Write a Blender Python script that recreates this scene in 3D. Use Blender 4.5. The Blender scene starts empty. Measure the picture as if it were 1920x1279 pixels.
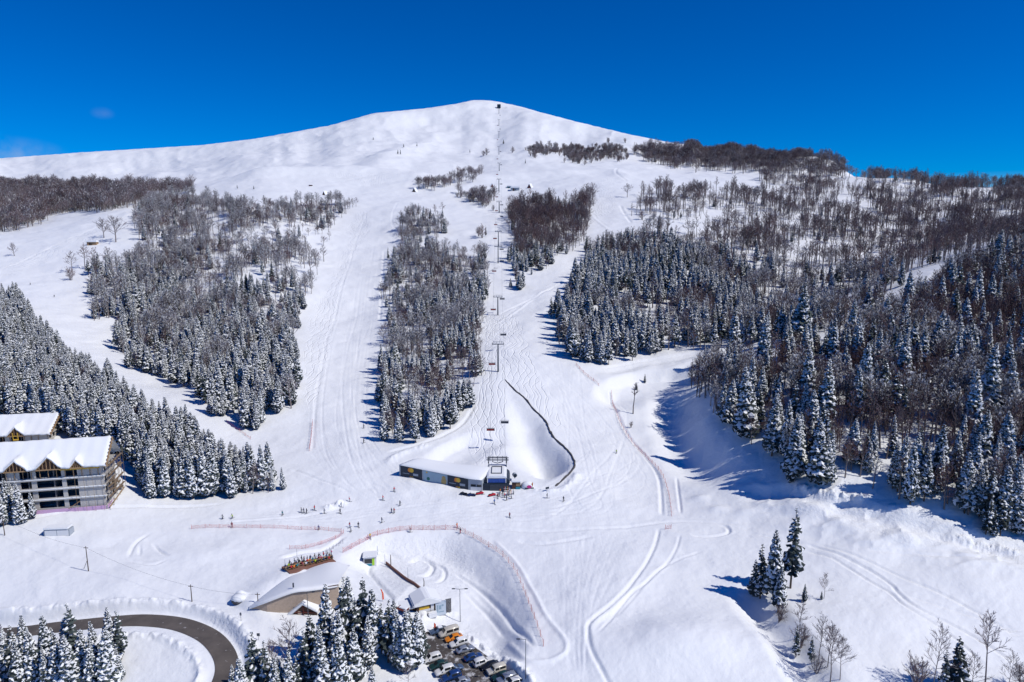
import bpy, bmesh, math, random
import numpy as np
from mathutils import Vector, Matrix, Euler

# ------------------------------------------------------------------ camera, world, sun, exposure
SC = bpy.context.scene
COL = SC.collection
CAMZ, PITCH, FOC = 96.0, math.radians(10.0), 1280.0     # FOC in pixels of the 1920 wide photograph
cd = bpy.data.cameras.new('camera'); cam = bpy.data.objects.new('camera', cd); COL.objects.link(cam)
cam.location = (0, 0, CAMZ); cam.rotation_euler = (math.radians(90) - PITCH, 0, 0)
cd.sensor_width = 36.0; cd.lens = 24.0; cd.clip_start = 0.5; cd.clip_end = 20000
SC.camera = cam
SUN_EL, SUN_AZ = math.radians(49), math.radians(110)    # azimuth clockwise from +Y: from the right, a little behind the camera
W = bpy.data.worlds.new('World'); SC.world = W; W.use_nodes = True
nt = W.node_tree; bg = nt.nodes['Background']
sky = nt.nodes.new('ShaderNodeTexSky'); sky.sky_type = 'NISHITA'; sky.sun_disc = False
sky.sun_elevation = SUN_EL; sky.sun_rotation = SUN_AZ
sky.altitude = 2500; sky.air_density = 1.0; sky.dust_density = 0.0; sky.ozone_density = 8.0
hs = nt.nodes.new('ShaderNodeHueSaturation'); hs.inputs['Saturation'].default_value = 1.7; hs.inputs['Hue'].default_value = 0.5145
nt.links.new(sky.outputs[0], hs.inputs['Color']); nt.links.new(hs.outputs[0], bg.inputs['Color'])
bg.inputs['Strength'].default_value = 0.102
# two faint wisps of cloud low in the left sky
def wisp(u, v, sx, sy, amount, src):
    N, L = nt.nodes.new, nt.links.new
    xc, yc = (u - 960) / 1280.0, (639.5 - v) / 1280.0; d = Vector((xc, math.cos(math.radians(10)) + yc * math.sin(math.radians(10)), -math.sin(math.radians(10)) + yc * math.cos(math.radians(10)))).normalized()
    tc = N('ShaderNodeTexCoord'); mp = N('ShaderNodeMapping'); mp.vector_type = 'TEXTURE'; mp.inputs['Location'].default_value = d; mp.inputs['Scale'].default_value = (sx, sx, sy); L(tc.outputs['Generated'], mp.inputs[0])
    ln = N('ShaderNodeVectorMath'); ln.operation = 'LENGTH'; L(mp.outputs[0], ln.inputs[0]); r = N('ShaderNodeMapRange'); r.interpolation_type = 'SMOOTHSTEP'; r.inputs[1].default_value = 0; r.inputs[2].default_value = 1; r.inputs[3].default_value = 1; r.inputs[4].default_value = 0; L(ln.outputs['Value'], r.inputs[0])
    nz = N('ShaderNodeTexNoise'); nz.inputs['Scale'].default_value = 26; nz.inputs['Detail'].default_value = 6; L(tc.outputs['Generated'], nz.inputs['Vector']); r2 = N('ShaderNodeMapRange'); r2.inputs[1].default_value = .4; r2.inputs[2].default_value = .75; L(nz.outputs['Fac'], r2.inputs[0])
    m1 = N('ShaderNodeMath'); m1.operation = 'MULTIPLY'; L(r.outputs[0], m1.inputs[0]); L(r2.outputs[0], m1.inputs[1]); m2 = N('ShaderNodeMath'); m2.operation = 'MULTIPLY'; m2.inputs[1].default_value = amount; L(m1.outputs[0], m2.inputs[0])
    mx = N('ShaderNodeMix'); mx.data_type = 'RGBA'; mx.inputs[7].default_value = (5.0, 5.2, 6.2, 1); L(m2.outputs[0], mx.inputs[0]); L(src, mx.inputs[6]); return mx.outputs[2]
out = wisp(12, 286, .07, .022, .5, hs.outputs[0]); out = wisp(192, 212, .016, .009, .16, out); nt.links.new(out, bg.inputs['Color'])
sl = bpy.data.lights.new('sun', 'SUN'); sun = bpy.data.objects.new('sun', sl); COL.objects.link(sun)
sl.energy = 3.42; sl.angle = math.radians(0.5); sl.color = (1.0, 0.955, 0.875)
sd = Vector((math.sin(SUN_AZ) * math.cos(SUN_EL), math.cos(SUN_AZ) * math.cos(SUN_EL), math.sin(SUN_EL)))
sun.rotation_euler = sd.to_track_quat('Z', 'Y').to_euler(); sun.location = (300, -100, 600)
SC.view_settings.view_transform = 'Standard'; SC.view_settings.look = 'None'
SC.view_settings.exposure = 0.0; SC.view_settings.gamma = 1.0
SC.cycles.max_bounces = 5; SC.cycles.diffuse_bounces = 1; SC.cycles.glossy_bounces = 2; SC.cycles.transmission_bounces = 2
SC.cycles.use_adaptive_sampling = True; SC.cycles.adaptive_threshold = 0.02

# ------------------------------------------------------------------ helpers
rng = np.random.default_rng(7); random.seed(7)
CP, SP = math.cos(PITCH), math.sin(PITCH)
def ray(u, v):
    """pixel -> (x/Y, z/Y): slopes of the sight line per metre of forward distance"""
    xc = (np.asarray(u, float) - 960) / FOC; yc = (639.5 - np.asarray(v, float)) / FOC
    y = CP + yc * SP
    return xc / y, (-SP + yc * CP) / y
def proj(x, y, z):
    dz = z - CAMZ; d = y * CP - dz * SP; up = y * SP + dz * CP
    return 960 + FOC * x / d, 639.5 - FOC * up / d, d
def smooth(x): x = np.clip(x, 0, 1); return x * x * (3 - 2 * x)
PERM = np.random.default_rng(3).permutation(4096)
GRAD = np.random.default_rng(4).uniform(-1, 1, 4096)
def vnoise(x, y, seed=0):
    xi = np.floor(x).astype(np.int64); yi = np.floor(y).astype(np.int64); fx, fy = x - xi, y - yi
    fx = fx * fx * fx * (fx * (fx * 6 - 15) + 10); fy = fy * fy * fy * (fy * (fy * 6 - 15) + 10)
    h = lambda a, b: GRAD[PERM[(PERM[(a + seed * 37) & 4095] + b) & 4095]]
    return (h(xi, yi) * (1 - fx) + h(xi + 1, yi) * fx) * (1 - fy) + (h(xi, yi + 1) * (1 - fx) + h(xi + 1, yi + 1) * fx) * fy
def fbm(x, y, octaves=4, seed=0):
    s, a = 0, 1.0
    for k in range(octaves):
        s = s + a * vnoise(x * 2 ** k + 17.3 * k, y * 2 ** k - 9.1 * k, seed + k); a *= 0.5
    return s
def in_poly(x, y, poly):
    x, y = np.asarray(x), np.asarray(y); r = np.zeros(x.shape, bool); n = len(poly)
    for i in range(n):
        x0, y0 = poly[i]; x1, y1 = poly[(i + 1) % n]
        if y0 == y1: continue
        r ^= ((y0 > y) != (y1 > y)) & (x < (x1 - x0) * (y - y0) / (y1 - y0) + x0)
    return r
def line_dist(x, y, pl, margin):
    """distance to a world polyline, side (+ left of its direction) and run length; far = 1e6 beyond margin"""
    d = np.full(x.shape, 1e6); side = np.zeros(x.shape); run = np.zeros(x.shape); L = 0.0
    pl = np.asarray(pl, float)
    bb = (x > pl[:, 0].min() - margin) & (x < pl[:, 0].max() + margin) & (y > pl[:, 1].min() - margin) & (y < pl[:, 1].max() + margin)
    idx = np.nonzero(bb)
    X, Y = x[idx], y[idx]; D = d[idx]; S = side[idx]; R = run[idx]
    for i in range(len(pl) - 1):
        ax, ay = pl[i]; bx, by = pl[i + 1]; dx, dy = bx - ax, by - ay; l2 = dx * dx + dy * dy + 1e-9
        k = np.clip(((X - ax) * dx + (Y - ay) * dy) / l2, 0, 1)
        q = np.hypot(X - ax - k * dx, Y - ay - k * dy); m = q < D
        D = np.where(m, q, D); S = np.where(m, np.sign(dx * (Y - ay) - dy * (X - ax)), S); R = np.where(m, L + k * math.sqrt(l2), R)
        L += math.sqrt(l2)
    d[idx], side[idx], run[idx] = D, S, R
    return d, side, run
def smooth_line(p, n=6):
    p = np.asarray(p, float); out = []
    for i in range(len(p) - 1):
        a, b, c, d = p[max(i - 1, 0)], p[i], p[i + 1], p[min(i + 2, len(p) - 1)]
        for k in range(n):
            t = k / n
            out.append(0.5 * ((2 * b) + (c - a) * t + (2 * a - 5 * b + 4 * c - d) * t * t + (3 * b - a - 3 * c + d) * t ** 3))
    out.append(p[-1]); return np.array(out)

# ------------------------------------------------------------------ terrain: heights from surveyed points
PROFILES = {
 -260: [(1279,142),(1150,158),(1050,176),(960,204),(860,245),(760,290),(650,350),(560,410),(500,480),(450,620),(430,760),(390,1000),(360,1250),(330,1550),(300,1900)],
 0:    [(1279,136),(1180,150),(1080,168),(1000,188),(960,200),(900,218),(800,250),(700,300),(600,380),(535,470),(480,560),(437,680),(430,760),(380,1000),(350,1200),(330,1500),(297,1900)],
 240:  [(1279,133),(1180,147),(1080,167),(1000,190),(930,210),(850,238),(750,290),(660,378),(640,395),(570,455),(500,530),(440,620),(400,720),(386,800),(375,950),(350,1150),(335,1300),(310,1550),(281,1850)],
 340:  [(1279,132),(1100,163),(940,212),(830,255),(720,330),(640,390),(550,470),(480,560),(420,680),(385,800),(362,1000),(345,1150),(320,1450),(274,1830)],
 480:  [(1279,131),(1180,146),(1080,168),(1000,192),(920,222),(820,270),(700,325),(600,410),(500,510),(420,640),(390,720),(360,830),(345,900),(330,980),(300,1350),(260,1750)],
 640:  [(1279,131),(1180,147),(1080,169),(1000,194),(930,217),(870,240),(800,275),(700,340),(600,440),(500,570),(430,700),(390,780),(370,850),(345,930),(325,1020),(300,1250),(270,1480),(233,1720)],
 780:  [(1279,131),(1180,147),(1080,169),(1000,194),(930,217),(840,252),(700,330),(600,420),(500,545),(430,670),(400,730),(370,850),(345,950),(320,1100),(280,1400),(240,1650),(204,1850)],
 935:  [(1279,131),(1200,144),(1100,166),(1000,195),(930,217),(860,245),(800,272),(697,320),(590,430),(494,537),(399,760),(359,900),(321,1080),(275,1350),(235,1600),(196,1850),(189,1915)],
 1100: [(1279,131),(1200,143),(1100,165),(1000,194),(930,217),(860,247),(780,285),(700,325),(640,372),(580,430),(500,530),(460,590),(420,670),(380,770),(340,930),(300,1180),(270,1450),(234,1700)],
 1280: [(1279,131),(1150,154),(1050,178),(985,199),(900,232),(830,258),(760,292),(680,335),(650,358),(600,410),(550,462),(500,522),(460,590),(420,660),(390,740),(360,850),(330,1000),(300,1200),(272,1500)],
 1400: [(1279,131),(1150,154),(1050,178),(980,198),(920,215),(870,228),(800,248),(740,268),(690,290),(640,355),(600,420),(550,480),(500,540),(450,620),(420,690),(380,800),(350,920),(320,1060),(300,1150),(285,1250)],
 1550: [(1279,131),(1150,153),(1050,176),(980,192),(920,202),(870,214),(800,234),(740,254),(690,274),(640,300),(600,380),(560,450),(500,540),(450,630),(420,700),(380,820),(350,940),(320,1050),(297,1120)],
 1700: [(1279,132),(1150,153),(1050,174),(980,186),(930,195),(870,210),(800,230),(740,250),(690,272),(640,300),(580,345),(530,395),(500,500),(470,590),(440,660),(400,770),(370,860),(345,930),(336,960)],
 1900: [(1279,133),(1150,154),(1050,172),(1000,182),(950,190),(900,199),(800,226),(700,262),(640,292),(580,330),(530,366),(480,415),(455,450),(430,600),(400,720),(370,820),(350,890)],
 2160: [(1279,134),(1150,155),(1050,172),(1000,182),(950,190),(900,199),(800,224),(700,258),(640,286),(580,322),(530,356),(480,402),(450,450),(420,600),(390,720),(365,820),(345,890)],
}
EXTRA_SKY = {150:(286,1870), 380:(272,1810), 560:(246,1730), 700:(212,1770), 885:(188,1925), 985:(202,1880), 1040:(218,1790), 1180:(251,1600)}
ct, cl, cz = [], [], []
def ctrl(t, Y, z): ct.append(t); cl.append(math.log(Y)); cz.append(z)
for u, pr in PROFILES.items():
    for v, Y in pr:
        t, s = ray(u, v); ctrl(float(t), Y, CAMZ + Y * float(s))
    t, s = ray(u, pr[-1][0]); zt = CAMZ + pr[-1][1] * float(s); Yt = pr[-1][1]
    ctrl(float(t), Yt * 1.18, zt - 0.06 * Yt); ctrl(float(t), Yt * 1.7, zt * 0.5); ctrl(float(t), 6000, 40)
    ctrl(float(t), 95, -4); ctrl(float(t), 55, -9)
for u, (v, Y) in EXTRA_SKY.items():
    t, s = ray(u, v); ctrl(float(t), Y, CAMZ + Y * float(s)); ctrl(float(t), Y * 1.18, CAMZ + Y * float(s) - 0.06 * Y)
for tt in (-1.5, 1.5):
    for Y, z in ((60, -8), (140, 2), (200, 8), (300, 32), (500, 70), (900, 130), (1600, 210), (3000, 120), (6000, 40)):
        ctrl(tt, Y, z)
ct, cl, cz = np.array(ct), np.array(cl), np.array(cz)
zs = cz / np.exp(cl)                                   # interpolate the slope z/Y: even weight near and far
def tps_k(r2): return np.where(r2 > 0, r2 * np.log(r2 + 1e-12), 0.0)
n = len(ct)
A = np.zeros((n + 3, n + 3)); r2 = (ct[:, None] - ct[None]) ** 2 + (cl[:, None] - cl[None]) ** 2
A[:n, :n] = tps_k(r2) + np.eye(n) * 4e-4
P = np.stack([np.ones(n), ct, cl], 1); A[:n, n:] = P; A[n:, :n] = P.T
wts = np.linalg.solve(A, np.concatenate([zs, np.zeros(3)]))
def tps(t, l):
    out = wts[n] + wts[n + 1] * t + wts[n + 2] * l
    for i in range(n): out = out + wts[i] * tps_k((t - ct[i]) ** 2 + (l - cl[i]) ** 2)
    return out
# mesh rows and columns: even in x/Y and log Y, so near ground is fine and far ground coarse
tin = np.linspace(-0.80, 0.80, 1180)
TG = np.concatenate([np.linspace(-1.5, -0.81, 45), tin, np.linspace(0.81, 1.5, 45)])
LG = np.concatenate([np.linspace(math.log(55), math.log(112), 30), np.linspace(math.log(113), math.log(480), 640), np.linspace(math.log(482.5), math.log(2050), 400), np.linspace(math.log(2080), math.log(6000), 30)])
ctg = np.linspace(-1.5, 1.5, 260); clg = np.linspace(LG[0], LG[-1], 240)
coarse = tps(*np.meshgrid(ctg, clg))                                       # rows = log Y
def bicubic(Z, gx, gy, x, y):
    """Catmull-Rom interpolation of an even grid"""
    fx = np.clip((x - gx[0]) / (gx[1] - gx[0]), 0, len(gx) - 1.001); fy = np.clip((y - gy[0]) / (gy[1] - gy[0]), 0, len(gy) - 1.001)
    ix, iy = np.floor(fx).astype(int), np.floor(fy).astype(int); a, b = fx - ix, fy - iy
    w = lambda t: (-.5 * t + t * t - .5 * t ** 3, 1 - 2.5 * t * t + 1.5 * t ** 3, .5 * t + 2 * t * t - 1.5 * t ** 3, -.5 * t * t + .5 * t ** 3)
    wx, wy = w(a), w(b); out = 0
    for j in range(4):
        for i in range(4):
            out = out + wy[j] * wx[i] * Z[np.clip(iy + j - 1, 0, len(gy) - 1), np.clip(ix + i - 1, 0, len(gx) - 1)]
    return out
TT, LL = np.meshgrid(TG, LG); GY = np.exp(LL); GX = TT * GY
GZ = bicubic(coarse, ctg, clg, TT, LL) * GY
GZ += GY * 0.0014 * fbm(TT * 9, LL * 9, 4, 5) * smooth((GY - 230) / 200)
GZ += GY * 0.0034 * fbm(TT * 6 + 3, LL * 9, 3, 15) * smooth((GY - 800) / 400)
GZ += GY * 0.0029 * (.35 - np.abs(fbm(TT * 13 + 2 * LL, LL * 7 - TT * 3, 4, 33))) * smooth((GY - 950) / 350)
GZ += 0.5 * fbm(GX / 28, GY / 28, 3, 9) + GY * 0.0006 * fbm(TT * 40, LL * 34, 3, 21)
def ground(x, y):
    """height of the finished terrain under world points"""
    x, y = np.asarray(x, float), np.asarray(y, float); t = x / y; l = np.log(y)
    j = np.clip(np.searchsorted(TG, t) - 1, 0, len(TG) - 2); i = np.clip(np.searchsorted(LG, l) - 1, 0, len(LG) - 2)
    a = np.clip((t - TG[j]) / (TG[j + 1] - TG[j]), 0, 1); b = np.clip((l - LG[i]) / (LG[i + 1] - LG[i]), 0, 1)
    return (GZ[i, j] * (1 - a) + GZ[i, j + 1] * a) * (1 - b) + (GZ[i + 1, j] * (1 - a) + GZ[i + 1, j + 1] * a) * b
YS = np.exp(np.linspace(math.log(80), math.log(2500), 2600))
def hit(u, v):
    """first terrain point on the sight line of a pixel"""
    t, s = ray(u, v); t, s = float(t), float(s)
    g = ground(t * YS, YS); r = CAMZ + s * YS; k = np.nonzero(r <= g)[0]
    k = k[0] if len(k) else len(YS) - 1
    if k == 0: Y = YS[0]
    else:
        f0, f1 = r[k - 1] - g[k - 1], r[k] - g[k]; Y = YS[k - 1] + (YS[k] - YS[k - 1]) * f0 / (f0 - f1 + 1e-9)
    return np.array([t * Y, Y, float(ground(t * Y, Y))])
def hits(pts): return np.array([hit(u, v) for u, v in pts])
def wline(pts, n=6): return smooth_line(hits(pts)[:, :2], n)

# ---- shaped ground: banks, bowl, gullies, road cut, car park, berms and grooves
def bank(line_px, side, depth, width, reach):
    pl = wline(line_px); d, s, r = line_dist(GX, GY, pl, reach); on = s == side; e0 = np.hypot(GX - pl[0, 0], GY - pl[0, 1]); e1 = np.hypot(GX - pl[-1, 0], GY - pl[-1, 1])
    cap = 1.0
    for (p0, p1) in ((pl[0], pl[2]), (pl[-1], pl[-3])):     # fade out beyond the ends of the line
        ax = (p0 - p1) / np.linalg.norm(p0 - p1); al = (GX - p0[0]) * ax[0] + (GY - p0[1]) * ax[1]; cap = cap * smooth(1 - np.maximum(al, 0) / (np.hypot(GX - p0[0], GY - p0[1]) * .75 + 1e-6))
    return np.where(on & (d < reach), -depth * cap * smooth(d / width) * smooth((reach - d) / (reach * 0.6)) * smooth(e0 / 14) * smooth(e1 / 16), 0)
def trough(line_px, depth, half, taper=15):
    pl = wline(line_px); d, s, r = line_dist(GX, GY, pl, half * 2); L = r.max()
    k = np.where(d < half, (1 + np.cos(np.pi * np.clip(d / half, 0, 1))) / 2, 0)
    return -depth * k * smooth(r / taper) * smooth((L - r) / taper)
FENCE = [(640,1022),(690,1002),(760,993),(850,990),(920,1022),(965,1070),(995,1130),(1020,1200),(1024,1228)]
dz = bank(FENCE, -1, 5.0, 11, 46)
dz += bank([(1112,1216),(1106,1178),(1150,1130),(1195,1080)], -1, 0.8, 2.0, 14)
GZ += dz
WALL = [(948,712),(966,732),(985,748),(1003,770),(1023,790),(1030,805),(1040,822),(1058,838),(1072,855),(1078,872),(1066,890),(1042,912)]
wl = wline(WALL, 5)
bowl = wline([(948,712),(966,732),(985,748),(1003,770),(1023,790),(1040,822),(1058,838),(1078,872),(1066,890),(1042,912),(1005,905),(965,880),(948,850),(946,780)], 3)
inside = in_poly(GX, GY, bowl); d, s, _ = line_dist(GX, GY, wl, 60)
dl, _, _ = line_dist(GX, GY, wline([(940,705),(944,780),(946,850),(962,880),(1005,908),(1042,914)]), 60)
GZ += np.where(inside, -8.5 * smooth(d / 15) * smooth(dl / 24) * 2.1, 0)
GZ += trough([(1262,712),(1258,760),(1272,810),(1300,860),(1345,890),(1400,905)], 4.2, 13, 25)
GZ += trough([(1395,1090),(1440,1160),(1480,1205),(1520,1262),(1560,1330)], 4.2, 8, 14)
GZ += trough([(1380,930),(1480,920),(1600,955),(1720,985),(1850,1025),(1960,1040)], 1.6, 5, 14)
for l in ([(1240,700),(1330,668),(1420,640)],): GZ += trough(l, 1.2, 4, 8)
GZ += bank([(1112,716),(1140,708),(1190,697),(1250,690),(1320,682)], -1, 4.5, 6, 30) + trough([(1125,700),(1200,682),(1260,672),(1330,655)], 1.2, 6, 10)
GZ += bank([(770,868),(850,822),(905,800)], -1, 2.5, 6, 22)
# left slope piste shelf under the lift building
def groove(line_px, depth, half, lip=0.4):
    pl = wline(line_px, 5); d, s, r = line_dist(GX, GY, pl, half * 4); L = r.max()
    k = np.exp(-(d / half) ** 2) - .5 * lip * np.exp(-((d - 1.8 * half) / half) ** 2)
    return np.where(d < half * 4, -depth * k * smooth(r / 4) * smooth((L - r) / 4), 0)
def berm(line_px, h, half, rough=0.0):
    pl = wline(line_px, 5); d, s, r = line_dist(GX, GY, pl, half * 3); L = r.max()
    k = np.exp(-(d / half) ** 2) * (1 + rough * fbm(GX / 1.3, GY / 1.3, 3, 31))
    return np.where(d < half * 3, h * k * smooth(r / 3) * smooth((L - r) / 3), 0)
dz = 0
for l, dep, hw in (
  ([(1143,728),(1149,762),(1170,802),(1213,860),(1236,900),(1241,968)], .45, .6),
  ([(1268,893),(1277,965)], .4, .45),
  ([(1236,990),(1225,1030),(1195,1080),(1150,1130),(1108,1166),(1103,1190),(1108,1222),(1125,1255),(1150,1300)], .35, .5),
  ([(1276,1000),(1262,1040),(1220,1085),(1180,1118),(1120,1195)], .2, .4),
  ([(1320,1032),(1250,1060),(1200,1105),(1150,1165)], .15, .4),
  ([(1505,1018),(1560,1034),(1640,1075),(1672,1098),(1684,1112),(1720,1140),(1800,1180),(1860,1215),(1930,1262)], .45, .5),
  ([(1530,1020),(1600,1040),(1690,1083),(1780,1122),(1860,1165),(1930,1205)], .35, .4),
  ([(1500,1030),(1560,1046),(1630,1090),(1668,1112),(1700,1140),(1780,1190),(1850,1250)], .35, .4),
  ([(1692,1115),(1760,1136),(1840,1160),(1930,1190)], .3, .4),
  ([(1400,1000),(1460,1010),(1520,1022)], .3, .4),
  ([(1620,1030),(1720,1040),(1830,1046),(1930,1056)], .3, .5),
  ([(1340,984),(1362,988),(1366,998),(1345,1005),(1310,1006),(1290,998)], .45, .5),
  ([(850,1075),(900,1108),(935,1140),(965,1178),(1005,1218)], .5, .55),
  ([(285,998),(255,1018),(240,1048)], .35, .5), ([(262,1020),(262,1045)], .3, .4), ([(285,1018),(300,1035),(320,1045)], .4, .45), ([(240,1052),(285,1060),(318,1048)], .3, .5),
  ([(420,980),(520,972),(600,962),(650,950)], .3, .5), ([(545,880),(600,900),(660,925)], .3, .5), ([(0,985),(120,960),(250,950),(420,945)], .35, .6),
  ([(1120,1004),(1020,1020),(960,1010)], .3, .8), ([(870,985),(1000,997),(1150,990),(1280,978),(1400,985)], .25, .6),
  ([(690,1028),(730,1040),(760,1052)], .5, .6), ([(760,1060),(790,1048),(812,1062),(800,1080),(775,1078)], .6, .6), ([(790,1050),(830,1065),(832,1085),(810,1095)], .5, .5), ([(835,1098),(852,1100),(858,1108)], .5, .5),
  ([(870,1110),(915,1155),(950,1198)], .35, .6), ([(700,1055),(690,1070),(705,1090),(740,1130)], .6, .7), ([(520,1050),(560,1038),(610,1030),(650,1005)], .5, .7),
  ([(1128,690),(1200,678),(1300,662)], .35, .6), ([(1150,500),(1080,520),(1000,560),(935,590)], .35, .8), ([(925,610),(1000,560),(1050,530),(1100,505)], -.3, .8),
  ([(722,850),(800,828),(860,800),(890,760)], .4, .8), ([(0,505),(100,462),(200,420),(262,398)], .5, .9), ([(0,470),(90,440),(180,410)], .4, .9),
  ([(586,845),(592,760),(612,640),(640,540),(668,450),(690,395)], .2, .7), ([(720,470),(716,540),(712,600)], .4, .8), ([(770,450),(735,420),(745,380)], .3, .8), ([(1158,315),(1155,328),(1175,340)], .8, 1.5), ([(1163,385),(1172,402),(1184,418)], .7, 1.3), ([(1105,400),(1140,430),(1180,440)], -.4, 1.2)):
    dz = dz + groove(l, dep, hw)
rt = random.Random(21)
for k in range(64):
    q = rt.random(); j = lambda a, w: a + rt.uniform(-w, w)
    if k < 20: l = [(j(1040, 60), j(700, 40)), (j(1110, 60), j(790, 30)), (j(1130, 80), j(880, 25)), (j(1000, 110), j(950, 20)), (j(800, 120), j(975, 18))]
    elif k < 40: x = rt.uniform(-1, 1); l = [(j(690 + 30 * x, 8), j(440, 40)), (j(665 + 45 * x, 10), j(560, 30)), (j(640 + 50 * x, 12), j(720, 30)), (j(650 + 55 * x, 18), j(850, 20)), (j(720 + 60 * x, 40), j(930, 18))]
    elif k < 54: x = rt.uniform(-1, 1); l = [(j(1110 + 100 * x, 25), j(1000, 10)), (j(1085 + 55 * x, 12), j(1090, 20)), (j(1078 + 28 * x, 8), j(1190, 20)), (j(1085 + 25 * x, 8), 1290)]
    else: l = [(j(420, 60), j(985, 12)), (j(600, 40), j(968, 10)), (j(760, 50), j(945, 18)), (j(900, 40), j(950, 15)), (j(1080, 60), j(965, 12))]
    dz = dz + groove(l, rt.uniform(.03, .09) * (.4 if 40 <= k < 54 else .9), rt.uniform(.3, .5), .6)
dz = dz + berm([(452,1147),(480,1130),(513,1103),(546,1080),(580,1066)], 1.5, 6)
dz = dz + berm([(925,1012),(968,1056),(1000,1110),(1022,1152),(1045,1182),(1062,1208),(1056,1228),(1025,1240),(985,1236),(950,1205)], .35, .6)
dz = dz + berm([(820,1182),(862,1192),(900,1215),(945,1245),(1005,1290)], .9, 1.3, .6) + berm([(790,1168),(800,1150),(840,1150),(862,1160)], .8, 1.3, .6)
dz = dz + berm([(720,870),(760,848),(810,832)], .8, 1.5, .4) + berm([(975,905),(1010,922),(1060,915),(1085,885)], .8, 1.4, .3)
dz = dz + berm([(600,955),(640,945),(655,938)], 1.0, 1.3, .7) + berm([(1480,918),(1560,928),(1640,935)], 1.0, 1.2, .8) + berm([(1760,1005),(1830,1022),(1920,1035)], .9, 1.2, .8)
def ridge(uY, h, half):
    pl = smooth_line(np.array([(float(ray(u, 300)[0]) * Y, Y) for u, Y in uY]), 6); d, s, r = line_dist(GX, GY, pl, half * 3); e0 = np.hypot(GX - pl[0, 0], GY - pl[0, 1]); e1 = np.hypot(GX - pl[-1, 0], GY - pl[-1, 1])
    return np.where(d < half * 3, h * np.exp(-(d / half) ** 2) * smooth(e0 / (half * 1.6)) * smooth(e1 / (half * 1.6)), 0)
for uY, h, half in (([(400,930),(480,975),(560,1000),(640,1010),(720,1005),(800,975),(860,950)], 10, 45), ([(690,1060),(720,1200),(760,1350),(800,1500),(820,1650)], 9, 40), ([(640,1100),(680,1250),(720,1400)], -6, 35), ([(840,930),(900,985),(970,1005),(1050,1010),(1130,990)], 6, 40),
                    ([(200,1300),(320,1400),(430,1450),(520,1400)], 8, 70), ([(880,1050),(900,1250),(920,1450),(915,1650)], -5, 35), ([(950,1350),(980,1500),(1000,1700)], 5, 35), ([(1060,1200),(1080,1400),(1070,1600)], -6, 40), ([(540,1300),(600,1450),(640,1600)], -5, 50), ([(1150,1050),(1162,1000),(1185,940)], 3, 14)):
    dz = dz + ridge(uY, h, half)
GZ += dz
for (u, v, h, r) in ((1575,985,1.2,5),(1640,1010,1.0,5),(1310,935,.9,3),(1345,955,.8,3),(1400,960,.8,4),(1700,1005,1.0,5),(1500,985,.7,4),(1230,1225,2.0,14),(1330,1200,2.5,16),(450,1118,1.6,1.6),(380,1040,.8,9),(200,1090,.8,12),(600,1010,.6,8),(1640,1160,.8,12),(1800,1080,.8,12)):
    p = hit(u, v); GZ += h * np.exp(-(((GX - p[0]) / r) ** 2 + ((GY - p[1]) / (r * .6)) ** 2))
# wind-carved waves of snow below the right wood
U0, V0, _ = proj(GX, GY, GZ); m_ = in_poly(U0, V0, [(1370,880),(1480,915),(1600,915),(1760,965),(1930,1015),(1930,1075),(1700,1050),(1560,1010),(1420,960)]).astype(float)
for _k in range(12):
    for ax in (0, 1): m_ = (np.roll(m_, 3, ax) + np.roll(m_, -3, ax) + 2 * m_) / 4
GZ += m_ * (.9 * (.3 - np.abs(fbm(GX / 11 - GY / 16, GY / 7 + GX / 30, 3, 52))) + .5 * fbm(GX / 16, GY / 9, 2, 53))
# the skyline follows the surveyed outline of the mountain
sk_u = np.array([-300,0,150,200,380,480,560,620,700,800,860,885,915,940,985,1000,1080,1180,1270]); sk_v = np.array([300,297,286,283,272,260,246,235,212.5,203,194,188,188,192,202,207,228,252,270])
skt, sks = ray(sk_u, sk_v); far = (GY > 1100) & (GY < 2400); smax = np.where(far, (GZ - CAMZ) / GY, -9).max(0)
corr = np.where(TG < skt[-1] + .03, np.interp(TG, skt, sks) - smax, 0); ker_ = np.ones(9) / 9; corr = np.convolve(np.pad(corr, 4, mode='edge'), ker_, 'valid')
GZ += GY * corr[None, :] * smooth((GY - 1000) / 450)
ROAD = [(-90,1186),(20,1180),(120,1168),(200,1160),(270,1157),(335,1164),(385,1183),(415,1212),(425,1245),(412,1285),(385,1330)]
rl = wline(ROAD, 10); d, s, r_ = line_dist(GX, GY, rl, 12)
rz = ground(rl[:, 0], rl[:, 1]); ker = np.ones(15) / 15; rz = np.convolve(np.pad(rz, 7, mode='edge'), ker, 'valid')   # even gradient along the road
seg = np.concatenate([[0], np.cumsum(np.hypot(*np.diff(rl, axis=0).T))])
rzz = np.interp(r_, seg, rz)
k = smooth((5.2 - d) / 2.2); GZ = np.where(d < 12, GZ * (1 - k) + (rzz - 0.9) * k, GZ)
GZ += np.where(d < 12, 0.55 * np.exp(-((d - 5.6) / 0.9) ** 2) * (1 + .8 * fbm(GX / 1.5, GY / 1.5, 3, 41)), 0)
ROAD_Z = rz - 0.9
PARK = [(783,1182),(800,1176),(835,1182),(866,1199),(930,1245),(990,1290),(1020,1330),(830,1330),(842,1290),(802,1240),(785,1212)]
pk = hits(PARK); pkl = pk[:, :2]
pc, *_ = np.linalg.lstsq(np.c_[pk[:, :2], np.ones(len(pk))], pk[:, 2], rcond=None)
parkz = lambda x, y: pc[0] * x + pc[1] * y + pc[2] - 0.6
d, _, _ = line_dist(GX, GY, np.vstack([pkl, pkl[:1]]), 8); ins = in_poly(GX, GY, pkl)
k = np.where(ins, 1.0, smooth((1.6 - d) / 1.6)); GZ = GZ * (1 - k) + (parkz(GX, GY) - 0.12) * k
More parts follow.
